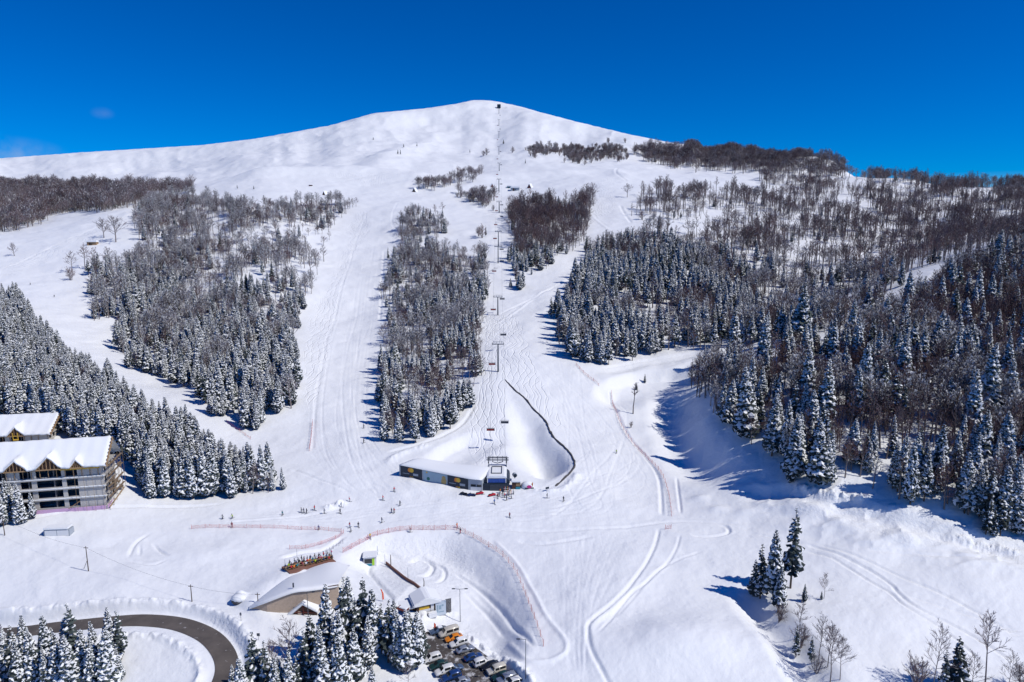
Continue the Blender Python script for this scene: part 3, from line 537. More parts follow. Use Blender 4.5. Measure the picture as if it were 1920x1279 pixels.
for (nm, poly, (y0, y1), sp, fs, fd, hs_, hb, frost) in WOODS:
    xs = np.arange(-1.0 * y1, 1.0 * y1, sp); ys = np.arange(y0, y1, sp)
    X, Y = np.meshgrid(xs, ys); X = (X + (np.arange(len(ys)) % 2)[:, None] * sp / 2).ravel(); Y = Y.ravel()
    q = np.abs(X / Y) < .92; X, Y = X[q], Y[q]; X = X + rng.uniform(-.46, .46, len(X)) * sp; Y = Y + rng.uniform(-.46, .46, len(Y)) * sp; Z = ground(X, Y)
    u, v, _ = proj(X, Y, Z); nn = fbm(X / 30, Y / 30, 3, 77); q = in_poly(u + fbm(X / 11, Y / 11, 3, 5) * (9 if nm != 'hotel' else 4), v + fbm(X / 11, Y / 11, 3, 6) * (8 if nm not in ('hotel', 'left ridge') else 4), poly); q &= rng.random(len(X)) < fd(u, v, nn) ; q &= ~((fbm(X / 7, Y / 7, 2, 45) > .2) & ((nm == 'open upper slope') | ((nm == 'centre left') & (v < 560)) | ((nm == 'upper right ridge') & (u > 1480)))); q &= ~((fbm(X / 7, Y / 7, 2, 45) > .42) & (nm not in ('hotel', 'left ridge')))
    X, Y, Z, u, v, nn = (a[q] for a in (X, Y, Z, u, v, nn)); isS = rng.random(len(X)) < fs(u, v, nn); fr = rng.random(len(X)); r2 = rng.random(len(X)); n2 = fbm(X / 18, Y / 18, 2, 91)
    for i in range(len(X)):
        if isS[i]: k = 'spruce' if fr[i] < frost else 'dark'; h = hs_[0] + (hs_[1] - hs_[0]) * np.clip(r2[i] + n2[i] * .3, 0, 1.1); h *= 1.0 if fr[i] > .1 else .6
        else: k = 'slim' if (nm in ('open upper slope', 'glade edge') and r2[i] > .2) or (nm == 'upper right ridge' and r2[i] > .5) or (nm in ('middle right', 'front right') and r2[i] > .75) else 'far' if nm in ('left ridge', 'upper right ridge', 'glade edge', 'shoulder thicket', 'chalet thicket') or (v[i] < 500 and r2[i] < .2) else 'frost' if (n2[i] > {'centre left': -.1, 'middle': .0, 'middle right': .12, 'front right': .3}.get(nm, 9)) else 'bare'; h = (hb[0] + (hb[1] - hb[0]) * r2[i]) * (1 + np.clip(n2[i] * .45, -.3, .35))
        if nm == 'summit slope thicket' or (nm == 'chalet thicket' and r2[i] < .4): k = 'shrub'
        j = int(fr[i] * 997) % len(KINDS[k])
        if k == 'bare' and (nm == 'front right' or n2[i] > .15) and r2[i] < .6: j = 2 if fr[i] < .5 else 4
        TREES.append((X[i], Y[i], Z[i], k, j, float(h), nm))
# ---- trees placed one by one: base pixel, height, kind, index, label
SINGLE = []
def one(u, v, h, k, i, label, cat='tree', group=None, px=None):
    p = hit(u, min(v, 1279)); 
    if v > 1279:
        t, s = ray(u, v); t = float(t); Y = p[1] * (1 - (v - 1279) * .00078); p = np.array([t * Y, Y, float(ground(t * Y, Y))])
    if px: h = px * proj(*p)[2] / FOC
    SINGLE.append((p[0], p[1], p[2], k, i, float(h), label, cat, group))
GL = 'snowy spruces inside the road bend'
for j, (u, v, px) in enumerate(((12,1285,112),(32,1275,112),(52,1262,118),(68,1290,118),(94,1272,128),(118,1300,120),(146,1252,130),(128,1244,92),(160,1285,112),(188,1262,112),(211,1240,110),(228,1236,98),(176,1300,110),(205,1292,120),(8,1240,78),(85,1232,70),(62,1238,70),(140,1305,120),(38,1308,108),(225,1278,70),(104,1245,75),(-12,1270,110),(-5,1310,100),(90,1310,100))):
    one(u, v, 0, 'dark' if j % 5 == 1 else 'spruce', 0 if j % 5 == 1 else j % 7, {6: 'tallest dark-topped spruce standing inside the road bend', 10: 'twin-topped snowy spruce nearest the asphalt inside the road bend', 11: 'slim spruce at the right end of the clump inside the road bend'}.get(j, 'snow-laden spruce packed in the clump inside the road bend'), 'spruce', GL, px)
GC = 'snowy spruces between the road and the car park'
for j, (u, v, px) in enumerate(((617,1252,170),(640,1240,172),(655,1228,160),(682,1222,154),(700,1232,140),(728,1242,130),(748,1250,118),(762,1256,124),(780,1252,120),(795,1240,88),(632,1290,150),(664,1300,125),(600,1300,135),(570,1310,130),(585,1280,140),(640,1330,140),(615,1345,150),(560,1330,100),(700,1330,70),(530,1330,95),(480,1320,135),(505,1325,125),(460,1345,110),(545,1345,120),(440,1335,70),(715,1225,100),(770,1240,105),(738,1226,108),(690,1250,110),(670,1245,128),(632,1262,120),(485,1290,90),(520,1352,110))):
    one(u, v, 0, 'dark' if j in (3, 14, 20) or j % 4 == 1 else 'spruce', (0 if j % 4 == 1 else j % 4) if j in (3, 14, 20) or j % 4 == 1 else j % 7, {3: 'tall dark spruce in front of the restaurant roof, right end of the tall row', 0: 'tall snowy spruce covering the right end of the timber facade', 8: 'snowy spruce closest to the ski hut and car park'}.get(j, 'snow-laden spruce in the clump in front of the restaurant'), 'spruce', GC, px)
one(544,1300,0,'near',0,'bare young tree in front of the sunken restaurant','tree',None,138); one(512,1310,0,'near',2,'thin bare tree left of the restaurant spruces','tree',None,110); one(655,1310,0,'near',1,'bare tree among the spruces below the restaurant','tree',None,70)
one(765,1305,0,'near',4,'thin bare sapling beside the lower car row','tree',None,62)
for j, (u, v, px) in enumerate(((18,975,82),(40,980,80),(-5,972,95),(62,972,55),(5,985,70),(30,968,70))): one(u, v, 0, 'spruce', (j + 2) % 7, 'snowy spruce standing against the front of the unfinished hotel', 'spruce', 'spruces in front of the unfinished hotel', px)
one(531,918,0,'spruce',2,'small lone spruce at the right tip of the hotel wood','spruce',None,44)
GR = 'spruces on the gully rim'
one(1482,1103,0,'dark',0,'tallest dark spruce on the gully rim, with a bare lower trunk','spruce',GR,158); one(1452,1130,0,'spruce',4,'slim spruce leaning over the gully rim, left of the tallest','spruce',GR,146); one(1425,1122,0,'dark',1,'bushy dark spruce at the left end of the gully rim','spruce',GR,110); one(1458,1148,0,'spruce',4,'snow-dusted spruce standing lowest on the gully rim','spruce',GR,92); one(1412,1118,0,'dark',2,'short spruce casting its shadow to the far left on the rim','spruce',GR,75)
one(1508,1128,0,'dark',2,'small squat spruce right of the rim group','spruce',None,38); one(1545,1122,0,'near',2,'crooked dead sapling beside the small squat spruce','tree',None,52); one(1540,1124,0,'dark',2,'low dark bush under the crooked sapling','bush',None,18)
one(1497,1195,0,'near',1,'thin bare trunk rising from the gully below the rim group','tree',None,75); one(1460,1165,0,'shrub',0,'tangle of bare shrubs at the gully edge','shrub',None,38); one(1492,1232,0,'dark',1,'dark narrow spruce in the gully thicket, left one','spruce',None,66); one(1522,1245,0,'dark',0,'dark narrow spruce in the gully thicket, right one','spruce',None,58); one(1500,1215,0,'shrub',2,'red-brown shrub between the gully thicket spruces','shrub',None,50)
one(1535,1240,0,'near',0,'frosted thin tree in the gully thicket','tree',None,92); one(1552,1250,0,'near',3,'bare many-branched tree in the gully thicket','tree',None,100); one(1556,1285,0,'near',0,'largest bare tree at the bottom of the gully','tree',None,118); one(1575,1275,0,'near',4,'bare leaning tree at the right of the gully thicket','tree',None,88); one(1530,1262,0,'shrub',1,'low shrub at the foot of the gully trees','shrub',None,40)
one(1748,1300,0,'near',0,'bare broad tree behind the lower right dark spruce','tree',None,132); one(1795,1305,0,'dark',2,'dark spruce at the lower right edge with snowy boughs','spruce',None,112); one(1768,1300,0,'dark',1,'narrow dark spruce next to the broad bare tree','spruce',None,85); one(1722,1310,0,'shrub',0,'bare shrub at the foot of the broad bare tree','shrub',None,75); one(1846,1300,0,'near',3,'tallest bare tree at the lower right with a clean pale trunk','tree',None,160); one(1820,1320,0,'near',0,'thin bare tree between the dark spruce and the pale trunk','tree',None,90); one(1886,1318,0,'near',4,'low bare tree right of the pale trunk','tree',None,90); one(1916,1300,0,'shrub',2,'bare shrub at the right edge of the snow field','shrub',None,55)
one(217,454,0,'far',3,'round bare tree on the left piste, the larger of the pair','tree',None,46); one(195,446,0,'far',1,'smaller bare tree of the pair on the left piste','tree',None,34); one(27,480,0,'far',4,'lone low bare tree on the bank at the far left','tree',None,24)
one(135,512,0,'bare',0,'bare tree above the small spruce beside the left piste','tree',None,42); one(133,526,0,'shrub',0,'leaning snag with brown twigs beside the left piste','shrub',None,26); one(160,505,0,'bare',2,'bare tree left of the leaning thicket by the piste hut','tree',None,46); one(178,506,0,'bare',4,'bare tree right behind the leaning snag','tree',None,42); one(205,505,0,'bare',1,'bare tree under the piste hut','tree',None,40)
one(728,487,0,'dark',1,'lone dark spruce at the right edge of the straight piste','spruce',None,24); one(904,490,0,'spruce',1,'left spruce of the pair beside the upper lift pylon','spruce',None,26); one(909,490,0,'dark',0,'right spruce of the pair beside the upper lift pylon','spruce',None,28)
one(905,446,0,'shrub',0,'round bare thicket beside the lift line','shrub',None,26); one(911,443,0,'dark',1,'spruce tip in the bare thicket beside the lift line','spruce',None,20); one(898,443,0,'shrub',2,'left end of the bare thicket beside the lift line','shrub',None,18)
one(912,291,0,'shrub',1,'dwarf beech patch left of the upper lift line','shrub',None,14); one(906,293,0,'shrub',2,'dwarf beech at the left end of the patch by the upper lift line','shrub',None,11); one(960,287,0,'shrub',0,'dwarf beech patch right of the upper lift line','shrub',None,13); one(944,270,0,'dark',2,'tiny spruce next to the high lift pylon','spruce',None,9)
one(1176,370,0,'far',3,'lone bare tree beside the upper right piste','tree',None,24); one(1105,405,0,'bare',1,'tall bare tree at the right corner of the lift grove','tree',None,40); one(1205,412,0,'shrub',0,'brown shrub bank beside the upper right piste','shrub',None,18); one(1225,412,0,'shrub',2,'wide brown shrub on the bank by the upper right piste','shrub',None,18)
one(746,289,0,'dark',2,'tiny lone spruce on the mountain face, left one','spruce',None,9); one(751,290,0,'dark',1,'tiny lone spruce on the mountain face, right one','spruce',None,11); one(782,276,0,'dark',0,'tiny lone spruce high on the mountain face','spruce',None,9); one(445,355,0,'dark',0,'small spruce on the snow shoulder, left one','spruce',None,9); one(476,355,0,'dark',2,'small spruce on the snow shoulder, right one','spruce',None,7); one(881,286,0,'dark',2,'tiny bush on the mountain face by the lift','bush',None,6)
one(1187,776,0,'slim',1,'leaning dead tree on the snow bank by the cat track','tree',None,62); one(1193,731,0,'dark',2,'stunted dark bush on the snow bank by the cat track','bush',None,14); one(1209,718,0,'dark',2,'stunted bush next to the cat track','bush',None,18); one(822,343,0,'shrub',0,'tiny dark shrub on the snow right of the straight piste top','shrub',None,5); one(843,337,0,'shrub',1,'tiny pale shrub above the narrow dark thicket','shrub',None,6); one(985,307,0,'dark',1,'tiny spruce alone below the dwarf beech patches','spruce',None,9); one(1173,268,0,'shrub',0,'dwarf beech at the top right end of the summit thicket','shrub',None,10); one(700,262,0,'dark',2,'speck of a bush on the upper mountain face','bush',None,5); one(757,277,0,'dark',0,'slim tiny spruce above the pair on the mountain face','spruce',None,8); one(1183,802,0,'shrub',0,'low twiggy bush on the bank beside the red fence','shrub',None,14)
one(1482,905,0,'dark',2,'wide dark spruce at the front corner of the right wood','spruce',None,55); one(1535,908,0,'spruce',0,'tall snow-plastered spruce at the front corner of the right wood','spruce',None,128); one(1552,905,0,'spruce',3,'snowy spruce beside the tall front corner spruce','spruce',None,92); one(1848,1002,0,'dark',1,'dark spruce at the lower right tip of the wood','spruce',None,75); one(1875,1005,0,'dark',0,'dark slender spruce at the lower right tip of the wood','spruce',None,82); one(1862,1006,0,'dark',2,'squat dark spruce at the lower right tip of the wood','spruce',None,60); one(1808,962,0,'spruce',1,'tall spruce above the cornice at the lower right','spruce',None,120); one(1862,905,0,'spruce',2,'snow-white slim spruce on the lower right slope','spruce',None,84)
for (u, v, px, i) in ((1400,820,135,0),(1430,700,110,3),(1375,670,95,1),(1447,855,118,5),(1510,770,120,0),(1545,800,130,2),(1500,640,110,4),(1612,770,130,6),(1655,640,85,1),(1700,590,85,3),(1690,640,90,0),(1757,680,100,6),(1590,660,100,5),(1640,720,105,2),(1690,740,115,0),(1845,790,150,3),(1890,790,120,6),(1820,830,140,0),(1560,690,95,1),(1610,690,100,0)): one(u, v, 0, 'spruce', i, 'tall snow-plastered spruce towering over the bare right wood', 'spruce', 'tall spruces over the bare right wood', px)
# ---- the largest 300 of each kind stand as individuals, the others belong to their wood
NAME = {'spruce': 'snowy_spruce', 'dark': 'dark_spruce', 'bare': 'bare_beech', 'frost': 'frosted_beech', 'shrub': 'bare_shrub', 'near': 'bare_beech', 'far': 'bare_beech', 'slim': 'bare_beech'}
def tree(x, y, z, k, i, h, label, cat, group):
    o = thing(NAME[k], label, cat, (x, y, z), rng.uniform(0, 6.28), group, h); w = rng.uniform(.85, 1.18); o.rotation_euler = (rng.normal(0, .03), rng.normal(0, .03), rng.uniform(0, 6.28)); o.scale = (h * w, h * w, h)
    T, C = KINDS[k][i % len(KINDS[k])][:2]; link('trunk', T, o); link('crown', C, o); return o
for s in SINGLE: tree(*s)
tx = np.array([t[0] for t in TREES]); ty = np.array([t[1] for t in TREES]); tz = np.array([t[2] for t in TREES]); th = np.array([t[5] for t in TREES]); tk = np.array([t[3] for t in TREES]); tw = np.array([t[6] for t in TREES])
U, V, D = proj(tx, ty, tz); size = th / D; size[(U < 5) | (U > 1915) | (V > 1270)] = 0
near = np.array([w in LAB for w in tw]); solo = np.zeros(len(tx), bool)
for ks, lim in ((('spruce', 'dark'), 300 - sum(s[3] in ('spruce', 'dark') for s in SINGLE)), (('bare', 'frost', 'far', 'slim'), 300 - sum(s[3] in ('bare', 'frost', 'far', 'slim') for s in SINGLE))):
    q = np.nonzero(np.isin(tk, ks) & near)[0]; q = q[np.argsort(-size[q])][:lim]; solo[q] = True
DESC = {'spruce': 'snow-laden spruce', 'dark': 'dark spruce with little snow', 'bare': 'bare brown beech', 'frost': 'frost-whitened bare beech', 'far': 'broad-crowned bare beech', 'slim': 'slender bare beech'}
for i in np.nonzero(solo)[0]:
    x, y, z, k, j, h, nm = TREES[i]; tree(x, y, z, k, j, h, DESC[k] + ' ' + LAB[nm], 'spruce' if k in ('spruce', 'dark') else 'beech', DESC[k] + 's ' + LAB[nm])
for nm in MASS:
    q = np.nonzero((tw == nm) & ~solo)[0]
    if len(q): wood(nm.replace(' ', '_') + ('_wood' if 'thicket' not in nm else ''), MASS[nm], np.stack([tx[q], ty[q], tz[q] - .1], 1), [PIDX[tk[i]][TREES[i][4]] for i in q], th[q])
print('TREES', len(TREES), {nm: int((tw == nm).sum()) for nm in MASS}, 'spruce', int(np.isin(tk, ['spruce', 'dark']).sum()))

# ------------------------------------------------------------------ built things
def gbox(g, x0, x1, y0, y1, z0, z1, m=0):
    k = len(g.v); g.v += [(x0,y0,z0),(x1,y0,z0),(x1,y1,z0),(x0,y1,z0),(x0,y0,z1),(x1,y0,z1),(x1,y1,z1),(x0,y1,z1)]
    for q in ((0,3,2,1),(4,5,6,7),(0,1,5,4),(1,2,6,5),(2,3,7,6),(3,0,4,7)): g.f.append(tuple(k + i for i in q)); g.m.append(m)
def gprism(g, pts, z0, z1, m=0, mtop=None):
    """upright prism over a plan outline (anticlockwise); z1 may be a list of heights"""
    n_ = len(pts); k = len(g.v); zt = z1 if isinstance(z1, (list, tuple)) else [z1] * n_
    g.v += [(p[0], p[1], z0) for p in pts] + [(p[0], p[1], z) for p, z in zip(pts, zt)]
    g.f.append(tuple(k + i for i in reversed(range(n_)))); g.m.append(m); g.f.append(tuple(k + n_ + i for i in range(n_))); g.m.append(m if mtop is None else mtop)
    for i in range(n_): j = (i + 1) % n_; g.f.append((k + i, k + j, k + n_ + j, k + n_ + i)); g.m.append(m)
def gext(g, prof, y0, y1, m=0):
    """profile in x,z pushed along y"""
    n_ = len(prof); k = len(g.v); g.v += [(p[0], y0, p[1]) for p in prof] + [(p[0], y1, p[1]) for p in prof]
    g.f.append(tuple(k + i for i in range(n_))); g.m.append(m); g.f.append(tuple(k + n_ + i for i in reversed(range(n_)))); g.m.append(m)
    for i in range(n_): j = (i + 1) % n_; g.f.append((k + j, k + i, k + n_ + i, k + n_ + j)); g.m.append(m)
def gdisc(g, c, r, ax, th=.03, m=0, seg=20):
    """flat disc standing on the x,z plane at c, facing -y"""
    k = len(g.v); 
    for y in (c[1], c[1] + th): g.v += [(c[0] + r * math.cos(2 * math.pi * i / seg), y, c[2] + r * math.sin(2 * math.pi * i / seg)) for i in range(seg)]
    g.f.append(tuple(k + i for i in range(seg))); g.m.append(m); g.f.append(tuple(k + seg + i for i in reversed(range(seg)))); g.m.append(m)
    for i in range(seg): j = (i + 1) % seg; g.f.append((k + j, k + i, k + seg + i, k + seg + j)); g.m.append(m)
def gball(g, c, r, m=0, seg=8, rings=6):
    k = len(g.v)
    for i in range(rings + 1):
        a = math.pi * i / rings
        for j in range(seg): b = 2 * math.pi * j / seg; g.v.append((c[0] + r[0] * math.sin(a) * math.cos(b), c[1] + r[1] * math.sin(a) * math.sin(b), c[2] + r[2] * math.cos(a)))
    for i in range(rings):
        for j in range(seg): j2 = (j + 1) % seg; g.f.append((k + i * seg + j, k + (i + 1) * seg + j, k + (i + 1) * seg + j2, k + i * seg + j2)); g.m.append(m)
def part(name, g, mats, parent, bevel=0.0, sm=False, label=None):
    mats = mats if isinstance(mats, list) else [mats]; me = g.mesh(name, mats, sm)
    bm = bmesh.new(); bm.from_mesh(me); bmesh.ops.remove_doubles(bm, verts=bm.verts, dist=1e-4); bmesh.ops.recalc_face_normals(bm, faces=bm.faces)
    if bevel: bmesh.ops.bevel(bm, geom=[e for e in bm.edges if len(e.link_faces) == 2 and e.calc_face_angle(0) > .5], offset=bevel, segments=2, affect='EDGES', clamp_overlap=True)
    bm.to_mesh(me); bm.free(); me.update(); o = link(name, me, parent)
    if label: o['label'] = label
    return o
def G(): return Geo()
def boxes(name, lst, mats, parent, bevel=0.0, label=None):
    g = G()
    for b in lst: gbox(g, *b)
    return part(name, g, mats, parent, bevel, False, label)
def at_z(u, v, z): t, s = ray(u, v); Y = (z - CAMZ) / float(s); return np.array([float(t) * Y, Y, z])
def at_y(u, v, Y): t, s = ray(u, v); return np.array([float(t) * Y, Y, CAMZ + float(s) * Y])
M.update({
 'oldtimber': mat('grey_brown_scaffold_boards', (.24, .175, .12), .85, noise=.35, scale=2), 'poster': mat('white_blue_poster', (.60, .68, .76), .5, noise=.08), 'slate': mat('grey_slats', (.14, .14, .15), .8),
 'snow': mat('snow_on_roofs', (.86, .88, .905), .6, bump=.25, scale=1.2), 'steel': mat('galvanised_steel', (.18, .20, .24), .45, .6, noise=.15), 'darksteel': mat('dark_steel', (.07, .085, .11), .45, .5), 'grey': mat('grey_panel', (.38, .42, .47), .5, noise=.06),
 'navy': mat('dark_blue_panel', (.018, .032, .055), .4, noise=.25, scale=1.0), 'paleblue': mat('pale_blue_poster', (.33, .46, .55), .5, noise=.12, scale=.7), 'white': mat('white_paint', (.78, .79, .80), .45, noise=.04), 'glass': mat('dark_glass', (.02, .025, .03), .08, spec=.6),
 'orange': mat('orange_print', (.75, .25, .04), .5), 'yellow': mat('yellow_print', (.80, .50, .06), .5), 'tan': mat('tan_print', (.45, .33, .13), .5, noise=.3, scale=2), 'green': mat('green_print', (.02, .14, .12), .5), 'lime': mat('lime_panel', (.42, .72, .05), .5), 'teal': mat('teal_panel', (.03, .25, .34), .5), 'screen': mat('blue_poster', (.03, .09, .36), .4, noise=.8, scale=1.4),
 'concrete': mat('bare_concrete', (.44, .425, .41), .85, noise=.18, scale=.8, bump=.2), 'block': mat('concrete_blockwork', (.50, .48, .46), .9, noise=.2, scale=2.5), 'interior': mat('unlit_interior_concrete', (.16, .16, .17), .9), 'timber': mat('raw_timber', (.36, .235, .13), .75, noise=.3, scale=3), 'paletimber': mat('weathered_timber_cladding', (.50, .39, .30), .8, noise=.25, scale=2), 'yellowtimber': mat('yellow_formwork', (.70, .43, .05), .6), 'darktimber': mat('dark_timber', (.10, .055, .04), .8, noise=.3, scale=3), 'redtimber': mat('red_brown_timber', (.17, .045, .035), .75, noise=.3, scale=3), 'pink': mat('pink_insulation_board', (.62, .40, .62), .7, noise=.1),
 'rock': mat('dark_rock_wall', (.085, .082, .085), .9, noise=.5, scale=2.2, bump=.6), 'red': mat('red_fabric', (.60, .04, .04), .7), 'pole': mat('pole_grey', (.12, .14, .17), .5, .4), 'wood_pole': mat('old_wooden_pole', (.12, .09, .07), .9), 'rubber': mat('black_rubber', (.015, .015, .016), .8), 'magenta': mat('magenta_print', (.65, .05, .25), .5), 'orangeflag': mat('orange_banner', (.85, .13, .04), .6), 'netwood': mat('rust_brown_boards', (.24, .12, .09), .85, noise=.3, scale=4),
})
def asphalt(name, patch, k=1.0):
    m = mat(name, (.062, .055, .05), .85, bump=.35, scale=9); t = m.node_tree; b = t.nodes['Principled BSDF']; N, L = t.nodes.new, t.links.new
    tc = N('ShaderNodeTexCoord'); mp = N('ShaderNodeMapping'); mp.inputs['Scale'].default_value = (1, 1, 1); L(tc.outputs['Object'], mp.inputs[0])
    n1 = N('ShaderNodeTexNoise'); n1.inputs['Scale'].default_value = .55; n1.inputs['Detail'].default_value = 8; n1.inputs['Roughness'].default_value = .68; L(mp.outputs[0], n1.inputs['Vector'])
    r1 = N('ShaderNodeMapRange'); r1.inputs[1].default_value = patch; r1.inputs[2].default_value = patch + .13; L(n1.outputs['Fac'], r1.inputs[0])
    n2 = N('ShaderNodeTexNoise'); n2.inputs['Scale'].default_value = .3; n2.inputs['Detail'].default_value = 5; L(mp.outputs[0], n2.inputs['Vector'])
    c1 = N('ShaderNodeMix'); c1.data_type = 'RGBA'; c1.inputs[6].default_value = (.035 * k, .031 * k, .032 * k, 1); c1.inputs[7].default_value = (.13 * k, .112 * k, .10 * k, 1); L(n2.outputs['Fac'], c1.inputs[0])
    c2 = N('ShaderNodeMix'); c2.data_type = 'RGBA'; c2.inputs[7].default_value = (.62, .62, .63, 1); L(c1.outputs[2], c2.inputs[6]); L(r1.outputs[0], c2.inputs[0]); L(c2.outputs[2], b.inputs['Base Color']); return m
# ---- road and car park sheets
rx = np.gradient(rl, axis=0); rx /= np.linalg.norm(rx, axis=1)[:, None]; nrm = np.stack([-rx[:, 1], rx[:, 0]], 1); cols = 5
RV = [(*(rl[i] + nrm[i] * (k - 2) * 1.22), ROAD_Z[i] + .10) for i in range(len(rl)) for k in range(cols)]
RF = np.array([(i * cols + k, i * cols + k + 1, (i + 1) * cols + k + 1, (i + 1) * cols + k) for i in range(len(rl) - 1) for k in range(cols - 1)])
tag(link('road', mesh_np('road', RV, RF, [asphalt('wet_asphalt', .62, 1.35)])), 'dark cleared asphalt road bending between snow banks', None, None, 'structure')
g = G(); g.face([(p[0], p[1], parkz(p[0], p[1])) for p in pk[::-1]], 0); o = part('car_park', g, asphalt('salted_car_park_asphalt', .50), None); tag(o, 'slushy asphalt car park lane between two rows of cars', None, None, 'structure')

# ---- long lift hall with advertising boards
def frame(p, q):
    """origin p, x along p->q on the ground"""
    d = np.array(q[:2]) - np.array(p[:2]); return math.atan2(d[1], d[0]), float(np.hypot(*d))
A, B, C_ = hit(749, 892), hit(880, 919), hit(904, 921.5)
rz, Lf = frame(A, B); t = thing('lift_hall', 'long low hall with snow-heavy roof and dark advertising boards beside the chairlift', 'building', tuple(A), rz)
Rz = np.array([[math.cos(rz), math.sin(rz)], [-math.sin(rz), math.cos(rz)]]); loc = lambda P: tuple(Rz @ (np.array(P[:2]) - A[:2]))
zb = min(B[2], C_[2]) - A[2]; Hh = 4.1; cl_ = loc(C_); dr = loc(at_z(904, 868, A[2] + zb / 2 + 5)); er = loc(at_z(784, 858, A[2] + 5))
ol = [(0, 0), (Lf, 0), cl_, (cl_[0] - .3, max(dr[1], cl_[1] + 9)), (er[0], er[1])]
tops = [Hh, Hh + zb, Hh + zb, Hh + zb + .3, Hh + .3]
g = G(); gprism(g, ol, zb - 2.0, tops, 0); part('wall', g, M['grey'], t)
g = G(); n1, n2_ = 26, 12; grow = .25
for j in range(n2_ + 1):
    for i in range(n1 + 1):
        a, b = i / n1, j / n2_; f0 = np.array(ol[0]) * (1 - a) + np.array(cl_) * a; 
        fk = Lf / (Lf + np.hypot(cl_[0] - Lf, cl_[1])); f0 = np.array(ol[0]) * (1 - a / fk) + np.array(ol[1]) * (a / fk) if a < fk else np.array(ol[1]) * (1 - (a - fk) / (1 - fk)) + np.array(cl_) * ((a - fk) / (1 - fk))
        bk = np.array(ol[4]) * (1 - a) + np.array(ol[3]) * a; q = f0 * (1 - b) + bk * b; ed = min(a, 1 - a, b, 1 - b)
        z = Hh + zb * a + .03 + .75 * (1 - math.exp(-ed * 16)) + .9 * b * (.6 + .5 * math.sin(a * 6.5 + 1.6)) * (1 - math.exp(-(1 - b) * 9)); g.v.append((q[0], q[1] - (.35 if j == 0 else 0), z))
for j in range(n2_):
    for i in range(n1): k = j * (n1 + 1) + i; g.f.append((k, k + 1, k + n1 + 2, k + n1 + 1)); g.m.append(0)
rim = [i for i in range(n1 + 1)] + [(j + 1) * (n1 + 1) - 1 for j in range(1, n2_ + 1)] + [n2_ * (n1 + 1) + i for i in range(n1 - 1, -1, -1)] + [j * (n1 + 1) for j in range(n2_ - 1, 0, -1)]
k0 = len(g.v); g.v += [(g.v[i][0], g.v[i][1], Hh + zb * np.clip(g.v[i][0] / cl_[0], 0, 1) + .005) for i in rim]
for a in range(len(rim)): b = (a + 1) % len(rim); g.f.append((rim[a], k0 + a, k0 + b, rim[b])); g.m.append(0)
part('snow_roof', g, M['snow'], t, 0, True)
zf = lambda x: zb * x / Lf
def board(name, x0, x1, lo, hi, m, y=-.06):
    g = G(); k = [(x0, y, zf(x0) + lo), (x1, y, zf(x1) + lo), (x1, y, zf(x1) + hi), (x0, y, zf(x0) + hi)]; k2 = [(p[0], -.004, p[2]) for p in k]
    g.face(k, 0); g.face(k2[::-1], 0)
    for i in range(4): j = (i + 1) % 4; g.face((k[i], k2[i], k2[j], k[j]), 0)
    return part(name, g, m, t)
for (a, b) in ((.02, .335), (.70, .985)):
    bd = board('advertising_board', Lf * a, Lf * b, -.6, Hh - .1, M['navy'])
    cx = Lf * (a + (b - a) * .48); g = G()
    for dx, mm, yy in ((-.38, 0, -.10), (.38, 1, -.13)):
        gdisc(g, (cx + dx, yy, zf(cx) + Hh - 1.15), .80, None, .025, mm)
        gdisc(g, (cx + dx + .2, yy, zf(cx) + Hh - 4.0 + .1), .50, None, .025, mm)
    part('circle_logo', g, [M['orange'], M['yellow']], bd)
    g = G(); gbox(g, cx - 3.2, cx - .6, -.085, -.062, zf(cx) + 1.45, zf(cx) + 1.62); gbox(g, cx + .9, cx + 2.9, -.085, -.062, zf(cx + 2) + 1.2, zf(cx + 2) + 2.0); part('photo_print', g, M['grey'], bd)
bd = board('advertising_board', Lf * .355, Lf * .69, -.5, Hh - .15, M['paleblue'])
g = G(); gdisc(g, (Lf * .425, -.10, zf(Lf * .425) + 1.2), .62, None, .03, 0); part('green_emblem', g, M['green'], bd)
g = G(); gdisc(g, (Lf * .645, -.10, zf(Lf * .645) + 2.6), .75, None, .03, 0); gdisc(g, (Lf * .648, -.12, zf(Lf * .645) + 1.6), 1.0, None, .03, 0); gbox(g, Lf * .61, Lf * .68, -.10, -.065, zf(Lf * .645) + .2, zf(Lf * .645) + 1.2); part('tan_print', g, M['tan'], bd)
g = G(); gdisc(g, (Lf * .405, -.10, zf(Lf * .4) + 3.4), .3, None, .03, 0); part('yellow_badge', g, M['yellow'], bd)
ex, ey = cl_[0] - Lf, cl_[1]; el = math.hypot(ex, ey); ux, uy = ex / el, ey / el
def endp(f, h, off): return (Lf + ex * f + uy * off, ey * f - ux * off, zb + h)
def epanel(name, f0, f1, h0, h1, off, m):
    g = G(); k = [endp(f0, h0, off), endp(f1, h0, off), endp(f1, h1, off), endp(f0, h1, off)]; k2 = [endp(f0, h0, .004), endp(f1, h0, .004), endp(f1, h1, .004), endp(f0, h1, .004)]
    g.face(k, 0); 
    for i in range(4): j = (i + 1) % 4; g.face((k[i], k2[i], k2[j], k[j]), 0)
    return part(name, g, m, t)
epanel('window', .12, .52, 1.55, 2.35, .05, M['glass']); epanel('window', .58, .95, 1.55, 2.35, .05, M['glass']); epanel('white_sign', .10, .95, .1, 1.4, .05, M['white'])

